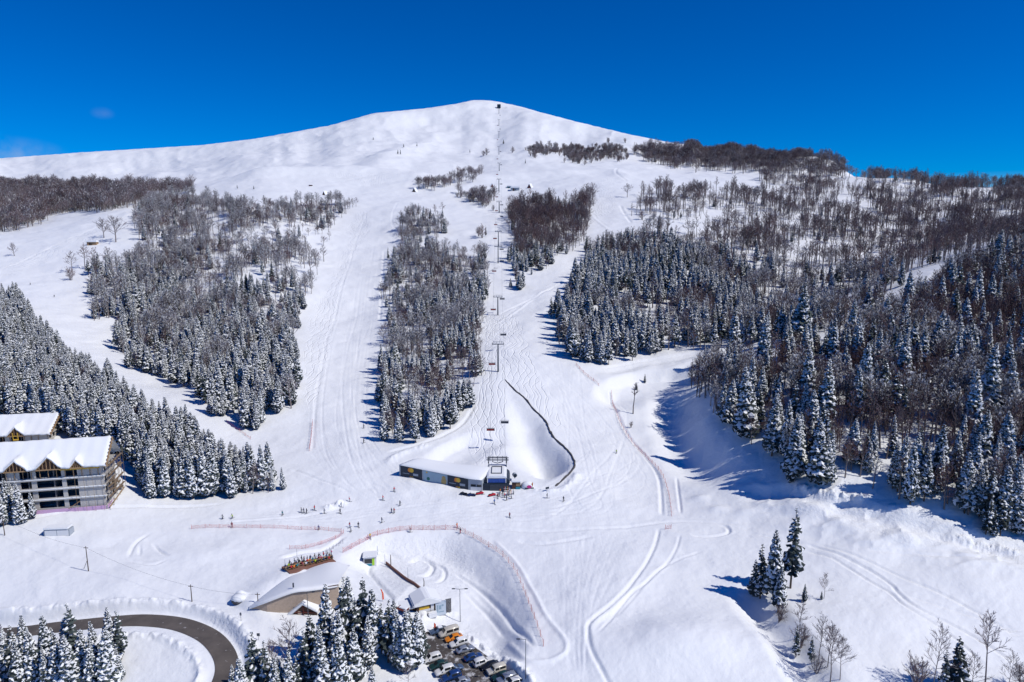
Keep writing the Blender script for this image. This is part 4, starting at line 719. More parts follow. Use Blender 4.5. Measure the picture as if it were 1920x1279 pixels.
# ---- chairlift: drive station, pylons, ropes, chairs, top station
LIFT = 'chairlift of the main slope'
def ground_to(u, v): p = hit(u, v); return p, proj(*p)[2] / FOC
p, mp = ground_to(932, 919); rzl = 0.0
t = thing('lift_station', 'chairlift drive station with dark blue counter, snow canopy and steel gantry', 'lift station', tuple(p))
g = G(); gprism(g, [(-8.4,-.5),(4.2,-.5),(4.2,3.5),(-8.4,3.5)], -1.5, 2.5); part('counter', g, M['navy'], t, .05)
g = G(); gext(g, [(-5,2.5),(-4.6,3.3),(-3.4,4.2),(3.2,4.2),(4.2,3.4),(4.4,2.5)], .2, 9.5); part('machine_house', g, M['navy'], t)
g = G(); gext(g, [(-3.6,4.2),(-3.5,4.75),(-2.8,5.05),(2.4,5.05),(3.1,4.8),(3.3,4.2)], -.1, 11.5); part('snow_roof', g, M['snow'], t, .12)
g = G(); [gbox(g, *b) for b in ((-2.0,-1.85,2.2,8.8,5.05,5.35),(1.5,1.65,2.2,8.8,5.05,5.35),(-1.85,1.5,2.2,2.35,5.05,5.35),(-1.85,1.5,8.65,8.8,5.05,5.35))]; part('roof_hatch_frame', g, M['darksteel'], t)
g = G(); [gbox(g, x, x + .25, 9.6, 11.2, -1.5, 7.4) for x in (-3.3, 3.0)]; part('gantry_leg', g, M['steel'], t)
g = G(); [gbox(g, *b) for b in ((-3.9,3.9,9.9,10.2,7.0,7.3),(-3.9,3.9,11.0,11.25,7.4,7.65),(-3.4,-3.0,9.6,14,6.1,6.5),(2.9,3.3,9.6,14,6.1,6.5))]
for x in (-3.3, -1.7, 0, 1.7, 3.3): gbox(g, x - .08, x + .08, 10.0, 11.1, 6.4, 8.3)
g.tube([(-3.3,10,8.3),(3.3,10,8.3)], [.12,.12], 0, 5); g.tube([(-2,10,6.6),(0,10,6.0),(2,10,6.6)], [.14,.14,.14], 0, 5); part('gantry_beam', g, M['darksteel'], t)
boxes('poster_screen', [(-3.1,2.9,-.02,.18,2.7,4.1)], M['screen'], t); boxes('screen_frame', [(-3.35,-3.1,-.05,.19,2.6,4.15),(2.9,3.15,-.05,.19,2.6,4.15)], M['white'], t)
boxes('dark_front_plate', [(-2.4,4.1,-.56,-.51,-1,2.2)], M['darksteel'], t)  # thin dark plate on the counter front, no hollow behind it
STATION = p
PYL = [(934,697,645),(933.5,591,557),(934,493.5,463),(934.5,462,435),(936,399,379),(935.5,359,337),(936,321,306.5),(935.5,290,265),(935.5,259,243),(935.5,236,222),(935.5,214,203)]
NODES = [(p[0] - .05, p[1] + 11, p[2] + 7.0)]
pyl0 = None
for i, (u, v, vt) in enumerate(PYL):
    q, m_ = ground_to(u, v); h = max((v - vt) * m_ / .97, 9)
    if i in (3, 7, 8, 9, 10): h = min(h, 14)
    lab = ('lowest lift pylon standing beside the rock-edged bowl','second lift pylon uphill, on the shelf where the pistes meet','lift pylon beside the pair of spruces','lift pylon just above the one beside the pair of spruces','lift pylon between the bare grove and the thicket rim','lift pylon standing by the row of mountain huts','lift pylon above the mountain huts','lift pylon next to the dwarf beech patches','lift pylon above the dwarf beech patches','third lift pylon below the summit station','last lift pylon right below the summit station')[i]
    t = thing('lift_pylon', lab, 'lift pylon', tuple(q), 0, 'pylons of the chairlift')
    g = G(); g.tube([(0,0,-1.5),(0,0,h - .3)], [.46 if i < 4 else .62, .30 if i < 4 else .45], 0, 10); part('mast', g, M['pole'], t, 0, True)
    g = G(); gbox(g, -2.9, 2.9, -.16, .16, h - .5, h - .1); gbox(g, -2.4, 2.4, -.1, .1, h + .75, h + .9)
    for x in (-2.4, -.8, .8, 2.4): gbox(g, x - .07, x + .07, -.1, .1, h - .1, h + .75)
    part('crossarm', g, M['steel'], t)
    for s in (-1, 1):
        g = G(); gbox(g, s * 2.75 - .1, s * 2.75 + .1, -1.9, 1.9, h - .25, h - .05)
        for k in range(6): gdisc(g, (0, 0, 0), .22, None, .08); n_ = 40; g.v[-n_:] = [(s * 2.75 + (y - .04) * 1.5, -1.6 + .64 * k + x, z + h + .0) for (x, y, z) in g.v[-n_:]]
        part('sheave_train', g, M['darksteel'], t)
    g = G(); gbox(g, s * 0 - .25, .25, .33, .5, 0, h - .6) ; part('ladder', g, M['steel'], t)
    NODES.append((q[0], q[1], q[2] + h + .25))
q, m_ = ground_to(935.5, 203.5)
t = thing('summit_station', 'small dark blue lift station on the mountain top', 'lift station', tuple(q)); s_ = 1.0
g = G(); gprism(g, [(-4.5,-3),(4.5,-3),(4.5,7),(-4.5,7)], 1.5, 10, 0); part('cabin', g, M['navy'], t, .6); boxes('support', [(-.8,.8,-1,1,-4,1.5),(-3.8,-3,4,5,-4,1.5),(3,3.8,4,5,-4,1.5)], M['steel'], t); boxes('window', [(-3.5,3.5,-3.06,-3.01,2.6,5)], M['glass'], t); boxes('snow_cap', [(-4,4,-2.5,6.5,10.0,10.5)], M['snow'], t, .2)
NODES.append((q[0], q[1], q[2] + 5.5)); NODES = np.array(NODES)
def rope_pts(s):
    out = []
    for i in range(len(NODES) - 1):
        a, b = NODES[i], NODES[i + 1]; L = np.linalg.norm(b - a)
        for k in range(12):
            f = k / 12; pnt = a * (1 - f) + b * f; out.append((pnt[0] + s * 2.75, pnt[1], pnt[2] - 4 * f * (1 - f) * L * .012))
    out.append((NODES[-1][0] + s * 2.75, NODES[-1][1], NODES[-1][2])); return np.array(out)
for s, l in ((-1, 'uphill steel rope of the chairlift on the left side of the pylons'), (1, 'downhill steel rope of the chairlift on the right side of the pylons')):
    g = G(); rp = rope_pts(s); g.tube(rp.tolist(), [.032] * len(rp), 0, 4); o = part('haul_rope', g, M['darksteel'], None); tag(o, l, 'rope', 'haul ropes of the chairlift')
def make_chair(seat):
    t = thing('lift_chair', 'six-seat lift chair', 'lift chair', (0, 0, 0))
    g = G(); g.tube([(0,0,.1),(0,.05,-.6),(0,.35,-1.2),(0,.35,-2.0)], [.05]*4, 0, 5); part('hanger', g, M['steel'], t)
    g = G(); [gbox(g, *b) for b in ((-1.55,1.55,.28,.38,-2.1,-1.98),(-1.55,-1.47,-.3,.4,-3.2,-2.0),(1.47,1.55,-.3,.4,-3.2,-2.0),(-1.5,1.5,-.62,-.56,-2.55,-2.48))]; part('frame', g, M['darksteel'], t)
    boxes('seat', [(-1.46,1.46,-.35,.15,-3.2,-3.08)], seat, t, .03); boxes('backrest', [(-1.46,1.46,.15,.25,-3.1,-2.35)], seat, t, .03); return t
M['maroon'] = mat('maroon_seat', (.30, .035, .03), .6); M['seatgrey'] = mat('dark_grey_seat', (.07, .08, .11), .6)
ch_l, ch_r = make_chair(M['maroon']), make_chair(M['seatgrey']); used = {}
CH = [(-1,682),(-1,805),(-1,508),(-1,447),(-1,421),(-1,395),(-1,369),(-1,327),(-1,298),(-1,262),(-1,235),(-1,580),(1,791),(1,627),(1,489),(1,467),(1,406),(1,384),(1,345),(1,309),(1,284),(1,242),(1,216),(1,560)]
WHERE = {(-1,682):'just below the lowest pylon',(-1,805):'nearest the drive station',(-1,580):'at the second pylon uphill',(-1,508):'below the pair of spruces',(-1,447):'between the two close pylons',(-1,421):'beside the round bare thicket',(-1,395):'at the thicket rim pylon',(-1,369):'below the mountain huts',(-1,327):'above the mountain huts',(-1,298):'below the dwarf beech patches',(-1,262):'above the dwarf beech patches',(-1,235):'highest on the left rope',
 (1,791):'over the bowl edge near the drive station',(1,627):'between the two lowest pylons',(1,560):'at the second pylon uphill',(1,489):'at the foot of the bare grove',(1,467):'beside the upper bare grove',(1,406):'at the grove top',(1,384):'above the grove',(1,345):'level with the mountain huts',(1,309):'above the huts pylon',(1,284):'by the right dwarf beech patch',(1,242):'high on the bare slope',(1,216):'highest on the right rope'}
for s, v in CH:
    rp = rope_pts(s); vv = proj(rp[:, 0], rp[:, 1], rp[:, 2] - 2.6)[1]; k = np.argmin(np.abs(vv - v)); a, b = (k, k + 1) if (k + 1 < len(rp) and (vv[k] - v) * (vv[k + 1] - v) <= 0) else (max(k - 1, 0), k)
    f = np.clip((v - vv[a]) / (vv[b] - vv[a] + 1e-9), 0, 1); pt = rp[a] * (1 - f) + rp[b] * f; base = ch_l if s < 0 else ch_r
    o = copy_tree(base) if used.get(s) else base; used[s] = 1; o.location = pt; o.rotation_euler = (0, 0, 0 if s > 0 else math.pi)
    o['label'] = ('maroon lift chair ' if s < 0 else 'dark grey lift chair ') + WHERE[(s, v)]; o['group'] = 'chairs hanging from the chairlift'

# ---- rock wall along the bowl edge
g = G(); wz = ground(wl[:, 0], wl[:, 1]); n_ = len(wl); rr = random.Random(5)
tn = np.gradient(wl, axis=0); tn /= np.linalg.norm(tn, axis=1)[:, None]
for i in range(n_):
    a = np.array([-tn[i, 1], tn[i, 0]]); f = math.sin(math.pi * min(1, max(0, i / (n_ - 1)))) ** .4
    for off, zz in ((-.5, -1.3), (-.36, .15 + .25 * f), (-.1, .4 * f + .1), (.2, .3 * f + .05), (.42, -.8)):
        g.v.append((wl[i, 0] + a[0] * off + rr.uniform(-.15, .15), wl[i, 1] + a[1] * off + rr.uniform(-.15, .15), wz[i] + zz + rr.uniform(-.2, .2)))
for i in range(n_ - 1):
    for k in range(4): j = i * 5 + k; g.f.append((j, j + 5, j + 6, j + 1)); g.m.append(0)
tag(part('rock_wall', g, M['rock'], None), 'low dark rock wall running round the edge of the snow bowl', 'wall')

# ---- hotels under construction
def hotel(name, label, o_, rz, Wd, H, depth, ridge_h, dormers, storeys, full):
    """x runs left along the facade (negative), y inward; origin right front corner"""
    t = thing(name, label, 'building', tuple(o_), rz); nst = storeys; sh = H / nst
    g = G(); [gbox(g, -Wd, .5, -.5, depth, sh * k - .18 - (2.5 if k == 0 else 0), sh * k + .1) for k in range(nst + 1)]; part('floor_slab', g, M['concrete'], t)
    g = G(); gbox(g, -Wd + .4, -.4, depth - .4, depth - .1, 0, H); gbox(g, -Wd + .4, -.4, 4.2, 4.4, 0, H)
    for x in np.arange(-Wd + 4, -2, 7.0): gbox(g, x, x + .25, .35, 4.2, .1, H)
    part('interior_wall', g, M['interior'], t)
    g = G(); snow = G(); sol = ([(-7.2,-.25),(-11.6,-10.4),(-20.0,-18.6),(-26.8,-23.0),(-29.8,-28.6)] if full else [(-8,-.25),(-14,-12),(-20,-18)]) + [(-Wd + .2, -Wd + 3)]
    for a, b in sol:
        for k in range(nst): gbox(g, a, b, 0, .3, sh * k + .1, sh * (k + 1) - .18)
    for k in range(nst): gbox(g, -Wd, -.2, .02, .26, sh * k + .1, sh * k + .62)
    [gbox(g, -.3, .0, y, y + .9, .1, H) for y in np.arange(.3, depth - .8, 2.6)]; [gbox(g, -.28, -.03, .3, depth, sh * k + .1, sh * k + 1.0) for k in range(nst)]; part('facade_wall', g, M['block'], t)
    for k in range(1, nst): gbox(snow, -Wd, .5, -.5, .0, sh * k + .105, sh * k + .38)
    part('ledge_snow', snow, M['snow'], t, .06)
    if full:
        boxes('insulation_band', [(-Wd + 8, .06, -.75, -.51, -2.2, .35),(.51,.7,-.5,depth,-2.2,.4)], M['pink'], t)
    # roof: deep snow over both slopes, with gabled dormers in front
    ov, ry = 1.6, depth * .58; nx, ny = 60, 22; g = G()
    def roofz(x, y):
        f = (y + ov) / (ry + ov) if y < ry else 1 - (y - ry) / (depth + ov - ry); z = H + .5 + (ridge_h - .5) * f
        for (dx, w, hh) in dormers:
            dzz = H + .5 + hh * (1 - abs(x - dx) / (w / 2)) 
            if abs(x - dx) < w / 2: z = max(z, dzz)
        return z + .05 * math.sin(x * 1.7) + .05 * math.sin(x * .6 + y)
    xs_ = np.unique(np.concatenate([np.linspace(-Wd - 1.5, 1.8, nx)] + [np.array([dx - w / 2, dx, dx + w / 2]) for dx, w, hh in dormers])); ys_ = np.concatenate([[-ov - .25], np.linspace(-ov, ry, ny - 6), np.linspace(ry + .8, depth + ov, 6)]); nx, ny = len(xs_), len(ys_)
    for y in ys_:
        for x in xs_:
            e = min(1, (min(x - xs_[0], xs_[-1] - x, y - ys_[0]) / .8)); wob_ = .12 * math.sin(x * 2.3) + .07 * math.sin(x * 5.1)
            g.v.append((x, y + (wob_ if y < -ov + .3 else 0), roofz(x, max(y, -ov)) + .75 * (1 - (1 - e) ** 2) ** .5 + (.0 if y > -ov else -.12)))
    for j in range(ny - 1):
        for i in range(nx - 1): k = j * nx + i; g.f.append((k, k + 1, k + nx + 1, k + nx)); g.m.append(0)
    k0 = len(g.v); rim = list(range(nx)) + [(j + 1) * nx - 1 for j in range(1, ny)] + [(ny - 1) * nx + i for i in range(nx - 2, -1, -1)] + [j * nx for j in range(ny - 2, 0, -1)]
    g.v += [(g.v[i][0], g.v[i][1] + (.1 if g.v[i][1] < 0 else 0), roofz(g.v[i][0], max(g.v[i][1], -ov)) - .05) for i in rim]
    for a in range(len(rim)): b = (a + 1) % len(rim); g.f.append((rim[a], k0 + a, k0 + b, rim[b])); g.m.append(0)
    part('snow_roof', g, M['snow'], t, 0, True)
    # rafters: tails under the eaves and the gable boards
    g = G()
    for x in np.arange(-Wd - 1, 1.6, .9):
        if not any(abs(x - dx) < w * .46 for dx, w, hh in dormers): gbox(g, x, x + .14, -ov + .1, 1, H + .12, H + .42)
    gbox(g, -Wd - 1, 1.7, -ov - .02, -ov + .1, H + .18, H + .46)
    for s in (1.72,):
        for k in range(8): f = k / 8; gbox(g, s - .1, s + .1, -ov + (ry + ov) * f, -ov + (ry + ov) * (f + .125), H + .2 + ridge_h * f, H + .55 + ridge_h * (f + .125))
    part('rafter', g, M['timber'], t)
    for dx, w, hh in dormers:
        g = G(); n_ = 7
        for s in (-1, 1): g.tube([(dx + s * w / 2, -ov, H + .35), (dx, -ov, H + hh + .3)], [.16, .16], 0, 4)
        gbox(g, dx - w / 2, dx + w / 2, -ov - .05, -ov + .12, H + .12, H + .38)
        for k in range(1, n_): x = dx - w / 2 + w * k / n_; gbox(g, x - .08, x + .08, -ov, -ov + .1, H + .3, H + .3 + hh * (1 - abs(x - dx) / (w / 2)))
        part('dormer_truss', g, M['timber'], t); g = G(); g.face([(dx - w / 2 + .2, -ov + .6, H + .2), (dx + w / 2 - .2, -ov + .6, H + .2), (dx, -ov + .6, H + hh)], 0); part('dormer_shade_sheet', g, M['darktimber'], t)  # flat dark sheet behind the truss stands in for the dormer's inner shade
        if not full: boxes('yellow_frame', [(dx - .9, dx + .9, -ov - .2, -ov - .08, H - 1.2, H - .7), (dx - .9, dx - .7, -ov - .2, -ov - .08, H - .7, H + 1.6), (dx + .7, dx + .9, -ov - .2, -ov - .08, H - .7, H + 1.6), (dx - .7, dx + .7, -ov - .2, -ov - .08, H + .3, H + .5)], M['yellowtimber'], t)
    g = G()
    for x in np.arange(-Wd + 1, -1, 2.3): gbox(g, x, x + .16, -.3, -.14, H - sh + .1, H + .15)
    part('top_storey_post', g, M['timber'], t)
    if full:
        boxes('formwork_beam', [(-11.5,-.5,-1.1,-.85,H - .35,H - .05),(-8.2,-1.2,-1.25,-1.0,H + .02,H + .34)], M['yellowtimber'], t)
        g = G()
        for x in (-7.5, -5, -2.5, 0, 1.6):
            g.tube([(x, -1.5, -1), (x, -1.5, H - .2)], [.05, .05], 0, 4)
        for y in (1, 4, 7, 10, 12.5): g.tube([(1.9, y, -1), (1.9, y, H + 1)], [.06, .06], 0, 4); g.tube([(1.1, y, -1), (1.1, y, H + 1)], [.06, .06], 0, 4)
        for k in range(1, nst + 1): gbox(g, 1.1, 1.8, -.4, 13, sh * k - .34, sh * k - .28)
        for k in range(nst): g.tube([(2.0, .5 + 3 * (k % 3), sh * k), (2.0, 3.5 + 3 * (k % 3), sh * (k + 1))], [.05, .05], 0, 4)
        [gbox(g, 1.2 + rng.uniform(0, .5), 1.9, y, y + rng.uniform(.5, 2.2), z, z + rng.uniform(.25, .9)) for y, z in zip(rng.uniform(0, 10, 16), rng.uniform(.5, 14, 16))]; part('scaffold', g, M['oldtimber'], t); g = G(); g.tube([(-10.2, -1.3, .4), (-6.8, -1.3, 2.6)], [.12, .12], 0, 4); g.tube([(1.2, -.6, -.3), (2.6, 9, 2.4)], [.2, .2], 0, 4); part('loose_plank', g, M['timber'], t)
    return t
hA, hB = hit(69, 962), hit(200, 953); rz, L_ = frame(hA, hB); mph = proj(*hB)[2] / FOC
hotel('unfinished_hotel', 'large unfinished concrete hotel with snow roof, timber dormers and a pink base', hB + np.array([0, 0, .9]), rz, 46, 13.2, 10.5, 6.9, [(-23.2,6.6,3.2),(-14.2,7.2,3.7),(-6.6,3.8,2.3)], 4, True)
e = at_z(92, 817, 19.8)
hotel('unfinished_lodge', 'second unfinished lodge behind the hotel, with one yellow-framed dormer', (e[0] - 1.6, e[1] + 1.5, 10.8), rz - .04, 34, 9.0, 13, 5.4, [(-9.6,5.6,3.0)], 3, False)

# ---- sunken restaurant with timber facade and snow roof
fa = [(466,1143),(489,1146.5),(527,1147),(560,1146),(611,1143),(634,1140)]; fb = hits(fa)[:, :2]; zf0 = float(np.mean(ground(fb[:, 0], fb[:, 1])))
topv = [(468,1141),(500,1129),(549,1111),(580,1107),(611,1103),(634,1099)]
t = thing('restaurant', 'sunken timber-clad restaurant under a snow roof below the terrace', 'building', (fb[2][0], fb[2][1], zf0)); ox, oy = fb[2]
fz = ground(fb[:, 0], fb[:, 1]); tz_ = [at_y(u, v, Y)[2] for (u, v), Y in zip(topv, fb[:, 1])]; fx_ = [at_y(u, v, Y)[0] for (u, v), Y in zip(topv, fb[:, 1])]
g = G(); tr = G()
for i in range(len(fb) - 1):
    a, b = (fx_[i] - ox, fb[i][1] - oy), (fx_[i + 1] - ox, fb[i + 1][1] - oy); za, zb_ = max(tz_[i], fz[i] + .3) - zf0, max(tz_[i + 1], fz[i + 1] + .3) - zf0
    for y0, y1, lo, hi, gg in ((0, .3, None, 0, g), (-.22, .34, -.02, .28, tr)):
        A_ = [(a[0], a[1] + y0), (b[0], b[1] + y0), (b[0], b[1] + y1), (a[0], a[1] + y1)]
        k = len(gg.v); l0 = fz[i] - zf0 - 1.2 if lo is None else za + lo; l1 = fz[i + 1] - zf0 - 1.2 if lo is None else zb_ + lo
        gg.v += [(*A_[0], l0), (*A_[1], l1), (*A_[2], l1), (*A_[3], l0), (*A_[0], za + hi), (*A_[1], zb_ + hi), (*A_[2], zb_ + hi), (*A_[3], za + hi)]
        for q in ((0,3,2,1),(4,5,6,7),(0,1,5,4),(1,2,6,5),(2,3,7,6),(3,0,4,7)): gg.f.append(tuple(k + w for w in q)); gg.m.append(0)
part('facade', g, M['paletimber'], t); part('eaves_board', tr, M['darktimber'], t)
bk = [(462,1140),(503,1110),(540,1084),(578,1067),(622,1053),(655,1062)]; bp = hits(bk); g = G(); nn_, mm_ = 30, 14
fr = smooth_line(np.c_[fx_, fb[:, 1], [max(a, b + .3) + .3 for a, b in zip(tz_, fz)]], 6); bl = smooth_line(bp + np.array([0, .6, -.05]), 6); nn_ = len(fr)
for j in range(mm_ + 1):
    b = j / mm_
    for i in range(nn_): q = fr[i] * (1 - b) + bl[i] * b; s_ = math.sin(math.pi * b) * .25 * min(1, i / 8); g.v.append((q[0] - ox, q[1] - oy + (-.45 if j == 0 else 0), q[2] - zf0 + s_ + (.28 * (1 - b) if 0 < j < mm_ else 0) * min(1, i / 4)))
for j in range(mm_):
    for i in range(nn_ - 1): k = j * nn_ + i; g.f.append((k, k + 1, k + nn_ + 1, k + nn_)); g.m.append(0)
k0 = len(g.v); g.v += [(v[0], v[1], v[2] - 2.5) for v in g.v[mm_ * nn_:(mm_ + 1) * nn_]]
for i in range(nn_ - 1): g.f.append((mm_ * nn_ + i, mm_ * nn_ + i + 1, k0 + i + 1, k0 + i)); g.m.append(0)
k0 = len(g.v); g.v += [(v[0], v[1] + .1, v[2] - .35) for v in g.v[:nn_]]
for i in range(nn_ - 1): g.f.append((i, i + 1, k0 + i + 1, k0 + i)); g.m.append(0)
o = part('snow_roof', g, M['snow'], t, 0, True)
pc_ = hit(574, 1147); px_, py_ = pc_[0] - ox, pc_[1] - oy; pz = pc_[2] - zf0
g = G(); gext(g, [(px_ - 3.4, pz - .2), (px_ - .3, pz + 2.6), (px_ + 3.2, pz + .6), (px_ + 3.2, pz + 1.2), (px_ - .3, pz + 3.3), (px_ - 4.2, pz + .1)][::-1], py_ - 1.6, py_ + 4); part('porch_snow', g, M['snow'], t, .12)
g = G(); g.face([(px_ - 3.2, py_ - 1.2, pz - .3), (px_ + 3.1, py_ - 1.2, pz - .3), (px_ + 3.1, py_ - 1.2, pz + .6), (px_ - .3, py_ - 1.2, pz + 2.6)], 0); part('porch_gable', g, M['darktimber'], t)
boxes('porch_post', [(px_ - .35, px_ - .15, py_ - 1.4, py_ - 1.22, pz - .3, pz + 2.5), (px_ - 2.6, px_ + 3, py_ - 1.4, py_ - 1.22, pz + .55, pz + .7)], M['redtimber'], t); boxes('porch_window', [(px_ - 1.6, px_ - .6, py_ - 1.34, py_ - 1.22, pz - .1, pz + .8)], M['paletimber'], t)
boxes('vent', [(fx_[2] - ox - .4, fx_[2] - ox - .1, fb[2][1] - oy + 1.2, fb[2][1] - oy + 1.5, tz_[2] - zf0 + .6, tz_[2] - zf0 + 1.7)], M['darksteel'], t)
TERR = hits([(536,1071),(556,1065),(578,1060),(600,1055),(622,1049)])

# ---- kiosk, ski hut, container, huts
p, mp = ground_to(694, 1061); t = thing('ticket_kiosk', 'small white kiosk with dark counter window and lime panel', 'kiosk', tuple(p), math.radians(10))
boxes('cabin', [(-1.8,1.8,-.1,2.6,-.6,2.6)], M['white'], t, .04); boxes('snow_roof', [(-2.1,2.1,-.4,2.9,2.6,3.15)], M['snow'], t, .15); boxes('counter_window', [(-1.55,.55,-.16,-.105,.9,2.2)], M['glass'], t); boxes('lime_panel', [(.6,1.25,-.17,-.105,.2,2.3)], M['lime'], t); boxes('teal_base', [(-1.6,.5,-.15,-.105,.0,.7)], M['teal'], t); boxes('side_door', [(-1.87,-1.81,.4,1.6,0,2.1)], M['grey'], t)
p, mp = ground_to(803, 1150); t = thing('ski_hut', 'ski school hut with thick snow roof, cream front and brown timber sides', 'hut', tuple(p), math.radians(22))
boxes('wall', [(-2.8,2.9,0,4.6,-1,2.6)], M['darktimber'], t); boxes('front_panel', [(-2.4,.6,-.07,-.005,-.2,1.3),(.7,1.5,-.07,-.005,-.2,2.4)], M['white'], t); boxes('window', [(-2.3,.3,-.06,-.005,1.35,2.1)], M['yellow'], t); boxes('post', [(1.7,2.0,-.2,0,-.5,2.6),(2.5,2.8,-.2,0,-.5,2.6)], M['timber'], t)
g = G(); gext(g, [(-3.9,2.5),(-3.8,3.1),(-.8,4.5),(.4,4.6),(3.4,3.2),(3.5,2.5)], -.6, 5.4); part('snow_roof', g, M['snow'], t, .2)
g = G(); gbox(g, -6.4, -2.85, 1.2, 4.4, -1, 1.5); part('annex', g, M['darktimber'], t); boxes('annex_snow', [(-6.9,-3.0,.8,4.8,1.5,2.2)], M['snow'], t, .2); boxes('snow_counter', [(-.3,1.9,-1.6,-.4,-.6,.7)], M['snow'], t, .12)
p, mp = ground_to(827, 1155); t = thing('billboard', 'large pale billboard with a pictogram beside the ski hut', 'billboard', tuple(p), math.radians(20))
boxes('board', [(-1.35,1.35,0,.14,.2,4.1)], M['poster'], t); boxes('leg', [(-1.2,-1.05,.14,.26,-1.5,3.9)], M['steel'], t); boxes('leg', [(1.05,1.2,.14,.26,-1.5,3.9)], M['steel'], t)
g = G(); gbox(g, -.5, .1, -.03, -.005, 1.9, 3.0); gdisc(g, (.45, -.03, 2.9), .28, None, .02); gbox(g, -1.0, -.7, -.03, -.005, 1.2, 3.2); gbox(g, -.6, .8, -.03, -.005, 1.1, 1.35); part('printed_picture', g, M['paleblue'], t)
p, mp = ground_to(841, 1149); t = thing('slatted_screen', 'dark slatted timber screen at the right end of the billboard', 'screen', tuple(p), math.radians(20))
boxes('slat_panel', [(-.75 + .19 * k, -.75 + .19 * k + .16, 0, .08, .1, 3.9) for k in range(8)], M['slate'], t); boxes('rail', [(-.75,.77,.08,.16,.6,.75),(-.75,.77,.08,.16,2.6,2.75)], M['darktimber'], t)
p, mp = ground_to(752, 1152); t = thing('picnic_shelter', 'low red-brown timber shelter with snow left of the ski hut', 'shelter', tuple(p), math.radians(-28))
boxes('roof', [(-1.4,1.4,-.2,1.6,1.1,1.3)], M['redtimber'], t); boxes('snow_cap', [(-.9,1.3,.2,1.5,1.3,1.65)], M['snow'], t, .1); [boxes('post', [(x,x+.14,y,y+.14,-.5,1.1)], M['darktimber'], t) for x in (-1.3,1.15) for y in (0,1.3)]; boxes('back_board', [(-1.3,1.3,1.4,1.45,0,1.0)], M['darktimber'], t)
p, mp = ground_to(107, 1005); t = thing('storage_container', 'half-buried pale container with a snow cap left of the snow field', 'container', tuple(p), math.radians(4))
boxes('body', [(-3.6,3.6,0,2.4,-.6,1.9)], M['grey'], t, .04); boxes('snow_cap', [(-3.9,3.4,-.2,2.7,1.9,2.5)], M['snow'], t, .25); boxes('door_leaf', [(-3.3,-.1,-.05,-.005,0,1.7)], M['white'], t); boxes('door_leaf', [(.1,3.3,-.05,-.005,0,1.7)], M['white'], t)
def hut(u, v, w, wallm, label, ang, aframe=True):
    p, mp = ground_to(u, v); s = w * mp; t = thing('mountain_hut', label, 'hut', tuple(p), math.radians(ang), 'huts scattered over the slope'); h = s * (.8 if aframe else .35)
    if aframe:
        g = G(); gext(g, [(-s*.45,0),(s*.45,0),(0,h)], -.05*s, s); part('gable_wall', g, wallm, t)
        g = G(); gext(g, [(-s*.58,0),(-s*.46,0),(0,h*1.03),(s*.46,0),(s*.58,0),(0,h*1.25)], 0, s*1.02); part('snow_roof', g, M['snow'], t)
    else:
        g = G(); gbox(g, -s/2, s/2, 0, s*.5, -.5, h); part('wall', g, wallm, t); g = G(); gext(g, [(-s*.55,h),(s*.55,h),(s*.5,h*1.5),(-s*.5,h*1.5)], -.08*s, s*.58); part('snow_roof', g, M['snow'], t, .1); boxes('door', [(-s*.3,-s*.12,-.08,-.01,0,h*.8)], M['darktimber'], t)
    boxes('window', [(-s*.08,s*.08,-.1*s,-.06*s if aframe else -.02,h*.25,h*.5)], M['glass'], t)
hut(607,366,8,M['darktimber'],'white-roofed hut at the top of the straight piste',-35); hut(583,349,6,M['darktimber'],'tiny dark hut on the shoulder left of the straight piste',30,False); hut(776,360,8,M['darktimber'],'dark gabled hut by the rim right of the straight piste',-25)
hut(923,351,7,M['redtimber'],'tiny red-brown hut left of the hut row pylon',10); hut(955,353,9,M['teal'],'low flat hut behind the white mountain lodge',0,False); hut(966,358,16,M['grey'],'long white mountain lodge right of the lift line',4,False); hut(992,353,9,M['redtimber'],'red-brown gabled hut right of the white mountain lodge',-30); hut(172,460,17,M['timber'],'snow-capped piste hut on the left piste',5,False)

# ---- poles, lamps, wires
def lamp(u, v, vt, label, arms):
    p, mp = ground_to(u, v); h = (v - vt) * mp / .87; t = thing('street_lamp', label, 'street lamp', tuple(p)); g = G(); g.tube([(0,0,-1),(0,0,h)], [.10,.06], 0, 6); part('pole', g, M['pole'], t)
    for s in arms:
        g = G(); g.tube([(0,0,h-.05),(s*1.4,0,h+.1)], [.05,.05], 0, 5); part('arm', g, M['pole'], t); boxes('lamp_head', [(min(s*1.2,s*2.0),max(s*1.2,s*2.0),-.18,.18,h+.02,h+.16)], M['darksteel'], t, .03)
lamp(863,1166,1108,'double-armed street lamp beside the billboard',(-1,1)); lamp(985.5,1272,1202,'single-armed street lamp at the lower end of the car park',(-1,)); lamp(578,1157,1113,'slim street lamp in front of the restaurant porch',(1,))
def utility(u, v, vt, label, stay=False):
    p, mp = ground_to(u, v); h = (v - vt) * mp / .9; t = thing('utility_pole', label, 'utility pole', tuple(p), 0, 'utility poles across the snow field'); g = G(); g.tube([(0,0,-1),(0,0,h)], [.14,.09], 0, 6); part('pole', g, M['wood_pole'], t); boxes('crossbar', [(-.6,.6,-.05,.05,h-.5,h-.38)], M['wood_pole'], t)
    if stay: g = G(); g.tube([(-2.4,1.6,-.5),(0,0,h*.45)], [.06,.06], 0, 5); part('stay', g, M['wood_pole'], t)
    return np.array([p[0], p[1], p[2] + h - .4])
w1 = utility(9,1004,970,'utility pole at the left edge below the hotel'); w2 = utility(166,1071,1026,'braced utility pole in the middle of the snow field',True); w3 = utility(360,1128,1097,'utility pole above the road bend'); w4 = utility(484,1132,1112,'short utility pole at the left end of the restaurant')
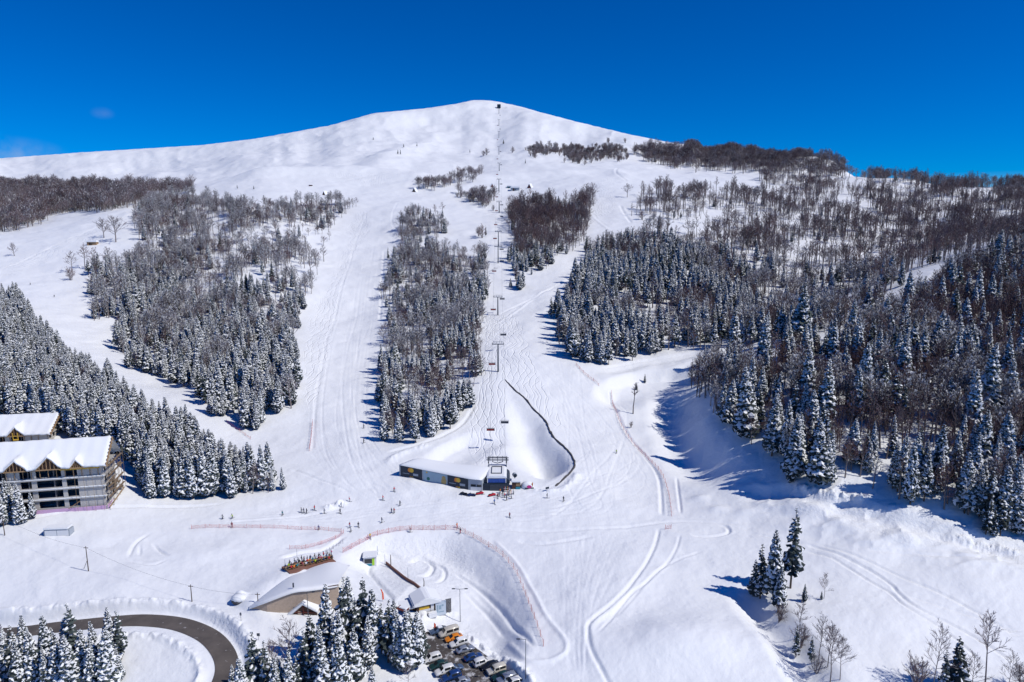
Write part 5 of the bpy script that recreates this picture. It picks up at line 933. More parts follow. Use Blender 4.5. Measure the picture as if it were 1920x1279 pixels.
for a, b, l in ((w1, w2, 'power wire over the left snow field'), (w2, w3, 'power wire sagging towards the road bend'), (w3, w4, 'power wire reaching the restaurant')):
    g = G(); P_ = [tuple(a * (1 - f) + b * f - np.array([0, 0, 4 * f * (1 - f) * np.linalg.norm(b - a) * .03])) for f in np.linspace(0, 1, 14)]; g.tube(P_, [.022] * 14, 0, 3); tag(part('power_wire', g, M['darksteel'], None), l, 'wire', 'power wires on the utility poles')
def stake(u, v, vt, label, m, r=.05, group=None, lean=(0, 0), name='marker_pole', cat='pole'):
    p, mp = ground_to(u, v); h = (v - vt) * mp / .9; g = G(); g.tube([(0,0,-.6),(lean[0]*.4,lean[1]*.4,h*.5),(lean[0],lean[1],h)], [r,r*.9,r*.6], 0, 5); o = part(name, g, m, None, 0, True); o.location = p; tag(o, label, cat, group)
stake(733,1065,1041,'dark wooden post at the top of the boarded walkway',M['darktimber'],.14); stake(722,1058,1039,'thin grey pole beside the kiosk',M['pole']); stake(708,1040,1024,'pale post behind the kiosk',M['grey'],.08); stake(765,1088,1065,'pale pole beside the boarded walkway',M['grey'],.07); stake(802,1109,1103,'short dark stump right of the driftwood sculpture',M['darktimber'],.1); stake(704,1148,1112,'thin grey pole in the snow yard left of the flag',M['pole'],.04); stake(557,1046,1030,'thin grey pole at the back of the terrace',M['pole'],.05); stake(535,1066,1049,'thin grey pole at the left end of the terrace',M['pole'],.05)
p, mp = ground_to(792, 1110); g = G(); g.tube([(-.1,0,-.5),(.0,0,.5),(.45,0,1.8),(.5,0,3.0),(.3,0,4.0)], [.45,.26,.14,.1,.05], 0, 7); o = part('driftwood_sculpture', g, M['wood_pole'], None, 0, True); o.location = p; tag(o, 'curved dark driftwood trunk standing behind the ski hut', 'sculpture')
p, mp = ground_to(717, 1128); t = thing('feather_flag', 'orange feather flag on a pole in the snow yard', 'flag', tuple(p), .4); g = G(); g.tube([(0,0,-.4),(0,0,2.0),(-.4,0,3.6)], [.03,.03,.02], 0, 5); part('pole', g, M['pole'], t); g = G(); gext(g, [(-.36,3.5),(.02,2.2),(.05,.5),(.42,.5),(.36,2.2),(-.1,3.4)], -.01, .01); part('cloth', g, M['orangeflag'], t)
p, mp = ground_to(814, 1186); t = thing('feather_flag', 'small red banner flag at the top of the car park', 'flag', tuple(p), .3); g = G(); g.tube([(0,0,-.4),(0,0,2.6)], [.03,.02], 0, 5); part('pole', g, M['pole'], t); g = G(); gext(g, [(.03,1.2),(.5,1.0),(.45,2.2),(.03,2.6)], -.01, .01); part('cloth', g, M['orangeflag'], t)
ws = wline([(724,1058),(745,1075),(770,1093),(793,1110)], 4); wzv = ground(ws[:, 0], ws[:, 1]); g = G()
for i in range(len(ws) - 1):
    a, b = ws[i], ws[i + 1]; d = (b - a) / np.linalg.norm(b - a); nn_ = np.array([-d[1], d[0]]) * .12; P_ = [a - nn_, b - nn_, b + nn_, a + nn_]; k = len(g.v)
    g.v += [(*P_[0], wzv[i] - .3), (*P_[1], wzv[i+1] - .3), (*P_[2], wzv[i+1] - .3), (*P_[3], wzv[i] - .3), (*P_[0], wzv[i] + .85), (*P_[1], wzv[i+1] + .85), (*P_[2], wzv[i+1] + .85), (*P_[3], wzv[i] + .85)]
    for q in ((0,3,2,1),(4,5,6,7),(0,1,5,4),(1,2,6,5),(2,3,7,6),(3,0,4,7)): g.f.append(tuple(k + w for w in q)); g.m.append(0)
tag(part('boarded_fence', g, M['netwood'], None), 'low rust-brown boarded fence running down to the ski hut', 'fence')
for i in range(14): f = i / 13; stake(588 + 54 * f + (i % 3), 1049 - 32 * f + (i % 2) * 2, 1043 - 32 * f, 'short grey stake in the row behind the terrace', M['pole'], .05, 'row of stakes behind the terrace')
p, mp = ground_to(446, 1128); t = thing('snowy_boulder', 'snow-capped boulder beside the wire left of the restaurant', 'boulder', tuple(p)); g = G(); gball(g, (0,0,.3), (1.6,1.3,1.0), 0, 9, 6); part('rock', g, M['rock'], t); g = G(); gball(g, (.25,.1,.85), (1.9,1.4,.95), 0, 10, 6); part('snow_cap', g, M['snow'], t, 0, True)
p, mp = ground_to(485, 1200); t = thing('road_sign', 'dark square road sign beside the inner spruces', 'road sign', tuple(p)); g = G(); g.tube([(0,0,-.5),(0,0,1.6)], [.04,.04], 0, 5); part('pole', g, M['pole'], t); boxes('sign_plate', [(-.35,.35,-.06,-.01,1.0,1.7)], M['darksteel'], t)
p, mp = ground_to(452, 1164); t = thing('road_sign', 'slim road sign at the outer edge of the road bend', 'road sign', tuple(p)); g = G(); g.tube([(0,0,-.5),(0,0,2.2)], [.05,.05], 0, 5); part('pole', g, M['pole'], t); boxes('sign_plate', [(-.22,.22,-.06,-.01,1.4,2.1)], M['steel'], t)

# ------------------------------------------------------------------ safety fences
def netmat():
    m = bpy.data.materials.new('red_safety_net'); m.use_nodes = True; t = m.node_tree; b = t.nodes['Principled BSDF']; N, L = t.nodes.new, t.links.new
    b.inputs['Base Color'].default_value = (.62, .07, .06, 1); b.inputs['Roughness'].default_value = .7; tr = N('ShaderNodeBsdfTransparent'); mx = N('ShaderNodeMixShader'); tc = N('ShaderNodeTexCoord')
    vo = N('ShaderNodeTexVoronoi'); vo.feature = 'DISTANCE_TO_EDGE'; vo.inputs['Scale'].default_value = 5.0; L(tc.outputs['Object'], vo.inputs['Vector']); r = N('ShaderNodeMapRange'); r.inputs[1].default_value = .03; r.inputs[2].default_value = .065; r.inputs[3].default_value = .9; r.inputs[4].default_value = .0; L(vo.outputs['Distance'], r.inputs[0])
    L(r.outputs[0], mx.inputs[0]); L(tr.outputs[0], mx.inputs[1]); L(b.outputs[0], mx.inputs[2]); L(mx.outputs[0], t.nodes['Material Output'].inputs['Surface']); return m
M['net'] = netmat(); M['fencepost'] = mat('red_fence_post', (.55, .10, .09), .6)
def netfence(px, label, h=1.5, step=3.0):
    pl = wline(px, 5); seg = np.concatenate([[0], np.cumsum(np.hypot(*np.diff(pl, axis=0).T))]); n_ = max(2, int(seg[-1] / step) + 1); s = np.linspace(0, seg[-1], n_); X, Y = np.interp(s, seg, pl[:, 0]), np.interp(s, seg, pl[:, 1]); Z = ground(X, Y)
    o_ = np.array([X[0], Y[0], Z[0]]); t = thing('safety_fence', label, 'fence', tuple(o_), 0, 'red safety net fences along the pistes'); g = G(); s2 = np.linspace(0, seg[-1], n_ * 3); x, y = np.interp(s2, seg, pl[:, 0]), np.interp(s2, seg, pl[:, 1]); z = ground(x, y)
    for i in range(len(s2)): hh = h * (.9 + .1 * abs(math.cos(i * math.pi / 3))); g.v += [(x[i] - o_[0], y[i] - o_[1], z[i] - o_[2] + .05), (x[i] - o_[0] + .06 * math.sin(i), y[i] - o_[1] + .05, z[i] - o_[2] + hh)]
    for i in range(len(s2) - 1): g.f.append((2*i, 2*i+2, 2*i+3, 2*i+1)); g.m.append(0)
    part('net', g, M['net'], t)
    for i in range(n_):
        g = G(); g.tube([(X[i] - o_[0], Y[i] - o_[1], Z[i] - o_[2] - .4), (X[i] - o_[0] + .05, Y[i] - o_[1], Z[i] - o_[2] + h + .25)], [.055, .045], 0, 4); part('post', g, M['fencepost'], t)
netfence([(359,992),(420,990),(520,991),(600,994),(640,998)], 'pale red net fence along the beginner area on the left', 1.2, 4); netfence([(644,1000),(632,1010),(600,1022),(570,1029),(543,1030)], 'pale red net fence turning back above the terrace', 1.2, 4)
netfence([(643,1037),(685,1015),(712,1003),(769,994),(849,994),(872,1001),(913,1024),(946,1047),(970,1080),(993,1138),(1010,1184),(1019,1212)], 'long red net fence curving down the bank beside the car park', 1.6, 3.4)
netfence([(1146,738),(1157,780),(1177,820),(1213,860),(1240,890),(1252,922),(1259,968)], 'red net fence along the right piste above the gully', 1.5, 3.2); netfence([(1080,685),(1098,704),(1123,724)], 'faded red net fence at the wood corner above the cat track', 1.4, 3.5); netfence([(586,794),(584,818),(580,846)], 'short bright red net fence at the foot of the straight piste', 1.8, 2.5); netfence([(425,792),(447,808),(470,824)], 'red net fence along the winding left piste', 1.2, 4); netfence([(1247,993),(1258,992)], 'short red net gate on the cross track', 1.4, 1.6)

# ------------------------------------------------------------------ cars
def car_shell(kind):
    """outline stations along x: (x, half width low, sill z, belt z, roof half width, roof z)"""
    if kind == 'suv': return [(-2.25,.72,.45,.80,.60,.82),(-2.15,.86,.35,.98,.66,1.0),(-1.95,.90,.30,1.05,.66,1.60),(-1.2,.92,.28,1.05,.68,1.74),(.35,.92,.28,1.03,.67,1.72),(1.05,.92,.28,1.02,.62,1.10),(1.6,.90,.30,.96,.62,.99),(2.1,.84,.36,.84,.58,.86),(2.28,.70,.45,.72,.55,.74)]
    if kind == 'van': return [(-2.5,.80,.45,.95,.70,1.9),(-2.42,.95,.35,1.15,.78,2.0),(-1.0,.97,.30,1.15,.80,2.08),(.9,.97,.30,1.12,.78,2.02),(1.5,.96,.30,1.10,.68,1.28),(2.1,.92,.34,1.0,.66,1.05),(2.45,.78,.45,.80,.6,.82)]
    if kind == 'jeep': return [(-2.2,.80,.55,1.05,.74,1.75),(-2.12,.88,.48,1.12,.78,1.84),(-.5,.90,.45,1.12,.78,1.88),(.55,.90,.45,1.12,.76,1.84),(.85,.90,.45,1.12,.74,1.16),(2.0,.88,.48,1.08,.74,1.12),(2.15,.82,.55,.98,.70,1.0)]
    return [(-2.2,.70,.42,.72,.58,.74),(-2.1,.84,.32,.86,.62,.88),(-1.75,.87,.27,.90,.60,.98),(-1.05,.88,.25,.90,.58,1.40),(.25,.88,.25,.89,.58,1.43),(1.05,.88,.25,.88,.58,.95),(1.7,.85,.28,.82,.58,.84),(2.1,.76,.36,.70,.52,.72),(2.22,.64,.42,.62,.48,.64)]
WHEEL = None
def make_car(kind, paint, snow=False):
    t = thing('parked_car', 'car', 'car', (0, 0, 0)); st = car_shell(kind); g = G(); n_ = len(st)
    for (x, w, z0, z1, rw, z2) in st: g.v += [(x,-w*.92,z0),(x,-w,(z0+z1)/2),(x,-w*.97,z1),(x,-rw,z2),(x,-rw*.5,z2+.03),(x,rw*.5,z2+.03),(x,rw,z2),(x,w*.97,z1),(x,w,(z0+z1)/2),(x,w*.92,z0)]
    for i in range(n_ - 1):
        for k in range(10): k2 = (k + 1) % 10; g.f.append((i*10+k, (i+1)*10+k, (i+1)*10+k2, i*10+k2)); g.m.append(0)
    g.f.append(tuple(range(10))); g.m.append(0); g.f.append(tuple((n_-1)*10 + k for k in reversed(range(10)))); g.m.append(0); part('body', g, paint, t, .03, True)
    top = [i for i in range(n_) if st[i][5] > st[i][3] + .35]; a, b = top[0], top[-1]
    def glass(nm, quad, off):
        g = G(); P_ = [Vector(q) for q in quad]; nn_ = (P_[1] - P_[0]).cross(P_[2] - P_[0]).normalized() * off; g.face([p + nn_ for p in P_], 0); part(nm, g, M['glass'], t)
    L = lambda i, f, s: (st[i][0], s * (st[i][1]*.97*(1-f) + st[i][4]*f), st[i][3]*(1-f) + st[i][5]*f)
    for s in (-1, 1):
        for i in range(a, b):
            x0, x1 = L(i, .12, s), L(i + 1, .12, s); y0, y1 = L(i, .82, s), L(i + 1, .82, s); q = [x0, x1, y1, y0]; dx = (x1[0] - x0[0]) * .06
            q = [(x0[0]+dx,*x0[1:]), (x1[0]-dx,*x1[1:]), (y1[0]-dx,*y1[1:]), (y0[0]+dx,*y0[1:])]; glass('side_window', q if s < 0 else q[::-1], .02)
    i = b; wl_, wr_ = st[i + 1], st[i]; q = [(wl_[0]-.02,-wl_[4]*1.05,wl_[5]+.03),(wl_[0]-.02,wl_[4]*1.05,wl_[5]+.03),(wr_[0]+.08,wr_[4]*.92,wr_[5]-.02),(wr_[0]+.08,-wr_[4]*.92,wr_[5]-.02)]; glass('windscreen', q, .04)
    i = a; q0 = st[max(i - 1, 0)]; q = [(q0[0]+.04,q0[4]*.95,q0[5]+.03 if i else q0[3]+.1),(q0[0]+.04,-q0[4]*.95,q0[5]+.03 if i else q0[3]+.1),(st[i][0]-.03,-st[i][4]*.9,st[i][5]-.06),(st[i][0]-.03,st[i][4]*.9,st[i][5]-.06)]; glass('rear_window', q, .05)
    for x in (-1.38, 1.38):
        for s in (-1, 1):
            g = G(); gdisc(g, (x, s*.93 - .11, .33), .33, None, .22, 0, 16); w_ = part('wheel', g, M['rubber'], t); g = G(); gdisc(g, (x, s*.93 - .115 if s < 0 else .93 + .085, .33), .2, None, .03, 0, 12); part('rim', g, M['steel'], w_)
    for s in (-1, 1):
        boxes('headlight', [(st[-1][0]-.10, st[-1][0]-.01, s*.55-.14, s*.55+.14, st[-1][3]-.14, st[-1][3]+.02)], M['white'], t, .02); boxes('tail_light', [(st[0][0]-.02, st[0][0]+.08, s*.62-.1, s*.62+.1, st[0][3]-.16, st[0][3]+.04)], M['red'], t, .02)
        boxes('wing_mirror', [(.75,.95,s*.98-.09,s*.98+.09,st[b][3]+.02,st[b][3]+.16)], M['darksteel'], t, .02)
    if snow: r0 = st[a][5]; boxes('roof_snow', [(st[a][0]+.1, st[b][0]-.1, -.58, .58, r0, r0+.2)], M['snow'], t, .08)
    return t
PAINT = {k: mat(k + '_car_paint', c, .25, m_, spec=.5, noise=.05, scale=2) for k, c, m_ in (('white', (.74,.74,.73), 0), ('silver', (.40,.43,.48), .5), ('blue', (.02,.06,.20), .2), ('black', (.015,.017,.022), .1), ('darkgreen', (.02,.06,.06), .2), ('orange', (.75,.24,.015), 0), ('cream', (.62,.58,.50), 0), ('steelblue', (.10,.15,.24), .3))}
def heading(u, v):     # down the lane
    return math.radians(27)
for u, v, k, c, flip, sn, l in ((822,1187,'sedan','steelblue',0,1,'blue-grey car parked first in the row, by the red banner'),(841,1192,'van','cream',0,0,'cream van next to the orange car'),(851,1201,'sedan','orange',0,0,'orange hatchback in the car park'),(860,1211,'suv','white',0,1,'white snow-topped car next to the orange hatchback'),(872,1222.5,'sedan','silver',1,0,'silver saloon in the upper car row'),(887,1237,'sedan','blue',1,0,'deep blue saloon next to the silver one'),(905,1247,'suv','white',1,0,'white estate car right of the deep blue saloon'),(919,1253,'sedan','black',0,0,'black car wedged behind the white off-roader'),(930,1263,'jeep','cream',0,0,'boxy white off-roader in the upper car row'),(940,1273,'sedan','darkgreen',0,0,'dark green car right of the boxy off-roader'),(949,1280,'jeep','silver',0,0,'pale off-roader at the lower end of the upper row'),(962,1287,'suv','white',0,0,'white car cut by the bottom edge in the upper row'),
        (810,1240,'suv','white',0,0,'white car first in the lower row, under the spruces'),(823,1252,'sedan','darkgreen',0,0,'dark green hatchback in the lower row'),(834,1263,'suv','white',0,0,'small white car between two dark cars in the lower row'),(851,1259,'sedan','steelblue',1,0,'dark teal car nearest the lane in the lower row'),(847,1274,'suv','blue',0,0,'dark blue car behind the small white one'),(863,1284,'sedan','silver',0,0,'silver car at the bottom edge in the lower row')):
    t = make_car(k, PAINT[c], sn); p = hit(u, min(v, 1279)); 
    if v > 1279: p = at_z(u, v, p[2])
    t.location = (p[0], p[1], parkz(p[0], p[1]) + .01); t.rotation_euler = (math.atan(-pc[1] * .0), 0, math.radians(27) + (0 if flip else math.pi)); t['label'] = l; t['group'] = 'cars parked in two rows'

# ------------------------------------------------------------------ people
SKIN = mat('skin', (.55, .34, .26), .6); JACK = {}
def cloth(k, c):
    if k not in JACK: JACK[k] = mat(k + '_cloth', c, .8, noise=.12, scale=6)
    return JACK[k]
def body_mesh(name, joints, bones, mats, pick):
    """joints {name: (pos, radius)}; one skin-grown continuous body"""
    names = list(joints); me = bpy.data.meshes.new(name); me.from_pydata([joints[k][0] for k in names], [(names.index(a), names.index(b)) for a, b in bones], []); ob = bpy.data.objects.new(name, me); COL.objects.link(ob)
    md = ob.modifiers.new('grow', 'SKIN'); md.use_smooth_shade = True
    for i, k in enumerate(names): sv = me.skin_vertices[0].data[i]; sv.radius = (joints[k][1],) * 2; sv.use_root = (k == 'pelvis')
    s = ob.modifiers.new('round', 'SUBSURF'); s.levels = 1; s.render_levels = 1; dg = bpy.context.evaluated_depsgraph_get(); out = bpy.data.meshes.new_from_object(ob.evaluated_get(dg)); bpy.data.objects.remove(ob); bpy.data.meshes.remove(me)
    out.materials.clear()
    for m in mats: out.materials.append(m)
    for p in out.polygons: p.material_index = pick(p.center); p.use_smooth = True
    out.name = name; return out
def person_joints(pose):
    hip, knee, foot = {'stand': ((.11,0,.88),(.12,.02,.48),(.13,-.02,.08)), 'ski': ((.11,.10,.70),(.13,-.22,.44),(.14,-.02,.10)), 'walk': ((.11,0,.88),(.12,.10,.48),(.12,.26,.09)), 'sit': ((.11,.05,.50),(.13,-.38,.50),(.13,-.42,.08))}[pose]
    dy = {'ski': -.25, 'sit': -.03}.get(pose, -.02); hz = {'ski': .75, 'sit': .55}.get(pose, .95); py = {'ski': .10, 'sit': .05}.get(pose, 0)
    J = {'pelvis': ((0,py,hz),.15), 'waist': ((0,py+dy*.35,hz+.2),.145), 'chest': ((0,py+dy*.8,hz+.40),.17), 'neck': ((0,py+dy,hz+.56),.07), 'head': ((0,py+dy*1.1,hz+.66),.095), 'crown': ((0,py+dy*1.1,hz+.80),.085)}; B = [('pelvis','waist'),('waist','chest'),('chest','neck'),('neck','head'),('head','crown')]
    for s, n_ in ((-1, 'l'), (1, 'r')):
        kz = knee if not (pose == 'walk' and s > 0) else (.12,-.12,.50); ft = foot if not (pose == 'walk' and s > 0) else (.12,-.2,.09)
        J.update({'hip'+n_: ((s*hip[0],hip[1],hip[2]),.10), 'knee'+n_: ((s*kz[0],kz[1],kz[2]),.075), 'ankle'+n_: ((s*ft[0],ft[1]+.03,ft[2]),.06), 'toe'+n_: ((s*ft[0],ft[1]-.17,ft[2]-.02),.05), 'shoulder'+n_: ((s*.20,py+dy*.9,hz+.47),.075), 'elbow'+n_: ((s*.28,py+dy-.04,hz+.20),.055), 'wrist'+n_: ((s*.26,py+dy-.26,hz+.10),.045), 'hand'+n_: ((s*.25,py+dy-.36,hz+.12),.045)})
        B += [('pelvis','hip'+n_),('hip'+n_,'knee'+n_),('knee'+n_,'ankle'+n_),('ankle'+n_,'toe'+n_),('chest','shoulder'+n_),('shoulder'+n_,'elbow'+n_),('elbow'+n_,'wrist'+n_),('wrist'+n_,'hand'+n_)]
    return J, B, hz, py + dy * 1.1
BODIES = {}
for pose in ('stand', 'ski', 'walk', 'sit'):
    J, B, hz, hy = person_joints(pose)
    def pick(c, hz=hz, hy=hy, pose=pose):
        if c.z > hz + .57 and abs(c.x) < .14: return 2 if (c.y < hy + .02 and c.z < hz + .74) else 3
        if (pose != 'sit' and c.z < .16) or (pose == 'sit' and c.z < .13): return 3
        if c.z > hz + .03: return 0
        return 1
    BODIES[pose] = (body_mesh('person_' + pose, J, B, [cloth('black', (.02,.022,.028)), cloth('black', (.02,.022,.028)), SKIN, cloth('black', (.02,.022,.028))], pick), hz, hy)
CC = {'red': (.55,.03,.05), 'dark': (.025,.03,.045), 'navy': (.02,.04,.13), 'blue': (.03,.12,.38), 'orange': (.80,.22,.02), 'lime': (.45,.62,.03), 'yellow': (.75,.48,.04), 'teal': (.02,.25,.28), 'maroon': (.22,.02,.04), 'pink': (.65,.10,.25), 'white': (.7,.7,.7), 'grey': (.2,.21,.23), 'brown': (.16,.10,.06)}
VARI = {}
def person(p, pose, top, legs, rz, label, cat='person', group=None, ski=True):
    key = (pose, top, legs)
    if key not in VARI:
        me = BODIES[pose][0].copy(); me.materials[0] = cloth(top, CC[top]); me.materials[1] = cloth(legs, CC[legs]); VARI[key] = me
    t = thing('person', label, cat, tuple(p), rz, group); hz, hy = BODIES[pose][1:]; link('body', VARI[key], t)
    if ('helmet', pose) not in VARI:
        g = G(); gball(g, (0, hy + .01, hz + .79), (.115,.125,.10), 0, 9, 6); VARI['helmet', pose] = g.mesh('helmet', [M['darksteel']], True)
    link('helmet', VARI['helmet', pose], t)
    if ski and pose != 'sit':
        if ('ski',) not in VARI:
            for s, n_ in ((-1, 'l'), (1, 'r')):
                g = G(); k = [( -.05,.85,.02),(.05,.85,.02),(.05,-.75,.02),(.05,-.95,.14),(-.05,-.95,.14),(-.05,-.75,.02)]; g.face([(x + s*.13, y, z + .03) for x, y, z in k[:3] + k[5:]], 0); g.face([(x + s*.13, y, z + .03) for x, y, z in (k[5], k[2], k[3], k[4])], 0); VARI['ski' + n_] = g.mesh('ski', [M['darksteel']])
            VARI[('ski',)] = 1
        for n_ in 'lr': link('ski', VARI['ski' + n_], t)
        kk = ('pole', pose)
        if kk not in VARI:
            VARI[kk] = []
            for s in (-1, 1): g = G(); g.tube([(s*.25, hy - .36 - .02, hz + .14), (s*.33, hy - .25 + (.35 if pose == 'ski' else 0), .03)], [.014, .012], 0, 4); VARI[kk].append(g.mesh('ski_pole', [M['steel']]))
        for m_ in VARI[kk]: link('ski_pole', m_, t)
    return t
PEOPLE = [(739,922,'walk','red','dark','red-jacketed skier closest to the advertising hall'),(718,938,'stand','red','dark','red-jacketed skier left of the dark skier pair'),(750,948,'stand','dark','dark','lone dark-clad skier below the advertising hall'),(734,962,'stand','dark','navy','dark half of the skier pair on the flat'),(739,962,'stand','red','dark','red half of the skier pair on the flat'),(716,980,'walk','navy','dark','navy skier below the skier pair'),(656,989,'stand','red','blue','skier in red jacket and blue trousers at the fence gap'),(672,988.5,'stand','dark','dark','small dark skier right of the fence gap'),(658,997,'ski','white','dark','white-jacketed skier just inside the fence gap'),(598,993,'ski','blue','dark','blue skier at the beginner fence'),(694,1010,'stand','yellow','brown','yellow-jacketed person at the long fence'),(769,998,'stand','maroon','dark','dark red skier at the long fence'),(857,990,'stand','orange','red','bright orange-red skier at the fence crest'),(863,1000,'stand','dark','red','small skier below the orange-red one at the fence crest'),
 (655,941,'stand','red','navy','red and navy skier at the end of the snow pile'),(640,951,'stand','navy','navy','navy skier standing on the snow pile'),(638,963,'walk','dark','dark','dark skier below the snow pile'),(608,963,'stand','navy','dark','navy skier left of the snow pile'),(590,957,'stand','red','grey','red-jacketed skier by the snow pile'),(575,963,'stand','dark','dark','right one of three dark skiers in a row'),(570,962,'stand','navy','dark','middle one of three dark skiers in a row'),(565,961,'walk','dark','dark','left one of three dark skiers in a row'),(530,966,'ski','teal','dark','teal skier gliding left of the dark trio'),(436,972,'ski','lime','dark','lime-jacketed skier on the beginner area'),(418,973,'ski','grey','dark','grey skier left of the lime-jacketed one'),(435,988.5,'stand','maroon','maroon','maroon figure at the left fence'),
 (927,945,'stand','blue','dark','blue skier in front of the lift queue'),(955.5,970.5,'stand','maroon','dark','dark red skier alone below the lift queue'),(1026,934,'stand','dark','navy','dark skier at the foot of the rock-edged bowl'),(1056.5,940,'stand','dark','dark','dark skier right of the bowl'),(950,938,'stand','dark','dark','dark skier at the front of the lift queue'),(1156,850,'ski','lime','navy','lime skier on the wide right piste'),(57,534,'ski','dark','dark','tiny dark skier high on the left piste'),(102,557,'ski','dark','dark','tiny dark skier lower on the left piste'),(682,803,'stand','dark','dark','upper dark skier at the right edge of the straight piste'),(682,831,'stand','dark','dark','lower dark skier at the right edge of the straight piste'),
 (938,925,'stand','orange','dark','orange-jacketed skier in the lift queue'),(943,929,'stand','dark','dark','dark skier in the lift queue'),(936,931,'stand','navy','dark','navy skier at the left of the lift queue'),(946,933,'stand','red','dark','red-jacketed skier in the lift queue'),(954,930,'stand','grey','navy','grey-jacketed skier in the lift queue'),(933,934,'walk','maroon','dark','dark red skier at the tail of the lift queue'),(959,935,'stand','white','dark','white-jacketed skier at the right of the lift queue')]
for i, (u, v, pose, a, b, l) in enumerate(PEOPLE): person(hit(u, v), pose, a, b, rng.uniform(0, 6.28) if pose != 'ski' else rng.uniform(-.6, .6), l)
# terrace: tables, benches and guests
tl = smooth_line(TERR, 8); d = np.concatenate([[0], np.cumsum(np.hypot(*np.diff(tl[:, :2], axis=0).T))]); on = lambda f, off: np.array([np.interp(f * d[-1], d, tl[:, 0]), np.interp(f * d[-1], d, tl[:, 1]) + off, 0])
dv = tl[-1] - tl[0]; tang = math.atan2(dv[1], dv[0]); tb = None
g = G(); w_ = np.array([-math.sin(tang), math.cos(tang)])
for i in range(len(tl) - 1):
    a, b = tl[i], tl[i + 1]; k = len(g.v); za = ground(tl[i, 0], tl[i, 1]) + .35; zb2 = ground(tl[i + 1, 0], tl[i + 1, 1]) + .35; q = [a[:2] - w_ * 2.2, b[:2] - w_ * 2.2, b[:2] + w_ * 2.4, a[:2] + w_ * 2.4]
    zz = [za, zb2, zb2, za]; g.v += [(*p_, z - 1.6) for p_, z in zip(q, zz)] + [(*p_, z) for p_, z in zip(q, zz)]
    for q_ in ((0,3,2,1),(4,5,6,7),(0,1,5,4),(1,2,6,5),(2,3,7,6),(3,0,4,7)): g.f.append(tuple(k + w for w in q_)); g.m.append(0)
tag(part('terrace_deck', g, M['netwood'], None), 'timber terrace deck crowded with guests behind the snow roof', 'deck')
tz0 = lambda p_: float(ground(np.interp(p_[0], tl[:, 0], tl[:, 0]), np.interp(p_[0], tl[:, 0], tl[:, 1]))) + .35
ncol = ['dark','red','navy','lime','orange','teal','dark','brown','grey','maroon','navy','dark','pink','white','red','dark','blue','brown']; GUEST = 0
for i in range(9):
    f = .05 + .90 * i / 8; c = on(f, 0); z = tz0(c); t0 = tb
    if tb is None:
        tb = thing('picnic_table', 'table', 'table', (0, 0, 0)); boxes('table_top', [(-.9,.9,-.35,.35,.70,.76)], M['timber'], tb); boxes('bench', [(-.9,.9,-.85,-.6,.42,.46)], M['timber'], tb); boxes('bench', [(-.9,.9,.6,.85,.42,.46)], M['timber'], tb); boxes('trestle', [(-.7,-.62,-.75,.75,0,.70)], M['timber'], tb); boxes('trestle', [(.62,.7,-.75,.75,0,.70)], M['timber'], tb); o = tb
    else: o = copy_tree(tb)
    o.location = (c[0], c[1], z); o.rotation_euler = (0, 0, tang); o['label'] = 'timber picnic table among the guests on the terrace deck'; o['group'] = 'picnic tables on the terrace'
    for s in (-1, 1):
        for k in (-.5, .45):
            col_ = ncol[(i * 4 + int(k > 0) + (s > 0) * 2) % len(ncol)]; q = (c[0] + math.cos(tang) * k - math.sin(tang) * s * .72, c[1] + math.sin(tang) * k + math.cos(tang) * s * .72, z)
            person(q, 'sit', col_, 'dark', tang + (math.pi if s < 0 else 0), 'guest in %s jacket sitting at a terrace table' % col_, 'person', 'guests sitting on the terrace in %s jackets' % col_, False)
for i in range(12):
    f = (i + .4) / 12; c = on(f, 1.75 + .3 * (i % 2)); col_ = ('dark','navy','grey','dark','maroon','dark','navy','brown','dark','red','dark','pink')[i]
    person((c[0], c[1], tz0(c)), 'stand', col_, 'dark', rng.uniform(0, 6.28), 'guest in %s jacket standing behind the terrace tables' % col_, 'person', 'guests standing on the terrace in %s jackets' % col_, False)

# ------------------------------------------------------------------ snowmobiles, ski racks, sheds by the lift
def make_sled(paint):
    t = thing('snowmobile', 'sled', 'snowmobile', (0, 0, 0)); g = G(); gext(g, [(-1.5,.25),(-1.45,.55),(-.3,.75),(.1,.95),(.7,.9),(1.3,.55),(1.35,.3)][::-1], -.32, .32); part('hood', g, paint, t, .06); boxes('seat', [(-1.3,-.1,-.2,.2,.6,.85)], M['rubber'], t, .06); boxes('track', [(-1.6,.3,-.22,.22,0,.28)], M['rubber'], t, .08)
    for s in (-1, 1): g = G(); gbox(g, .3, 1.6, s*.45 - .07, s*.45 + .07, .0, .06); part('ski', g, M['darksteel'], t)
    g = G(); gext(g, [(.35,.9),(.15,1.3),(.2,1.32),(.45,.92)], -.25, .25); part('windscreen', g, M['glass'], t); g = G(); g.tube([(-.05,-.4,1.05),(0,0,1.0),(-.05,.4,1.05)], [.03]*3, 0, 5); part('handlebar', g, M['darksteel'], t); return t
for u, v, c, r, l in ((869,928,'dark',160,'dark snowmobile at the left, in front of the hall corner'),(883,930,'navy',178,'low navy snowmobile between the two others'),(900,927,'red',20,'red-nosed snowmobile against the hall end wall'),(923,930,'red',25,'red-brown snowmobile beside the lift queue')):
    t = make_sled(cloth(c, CC[c])); t.location = hit(u, v); t.rotation_euler = (0, 0, math.radians(r)); t['label'] = l; t['group'] = 'snowmobiles parked by the lift'
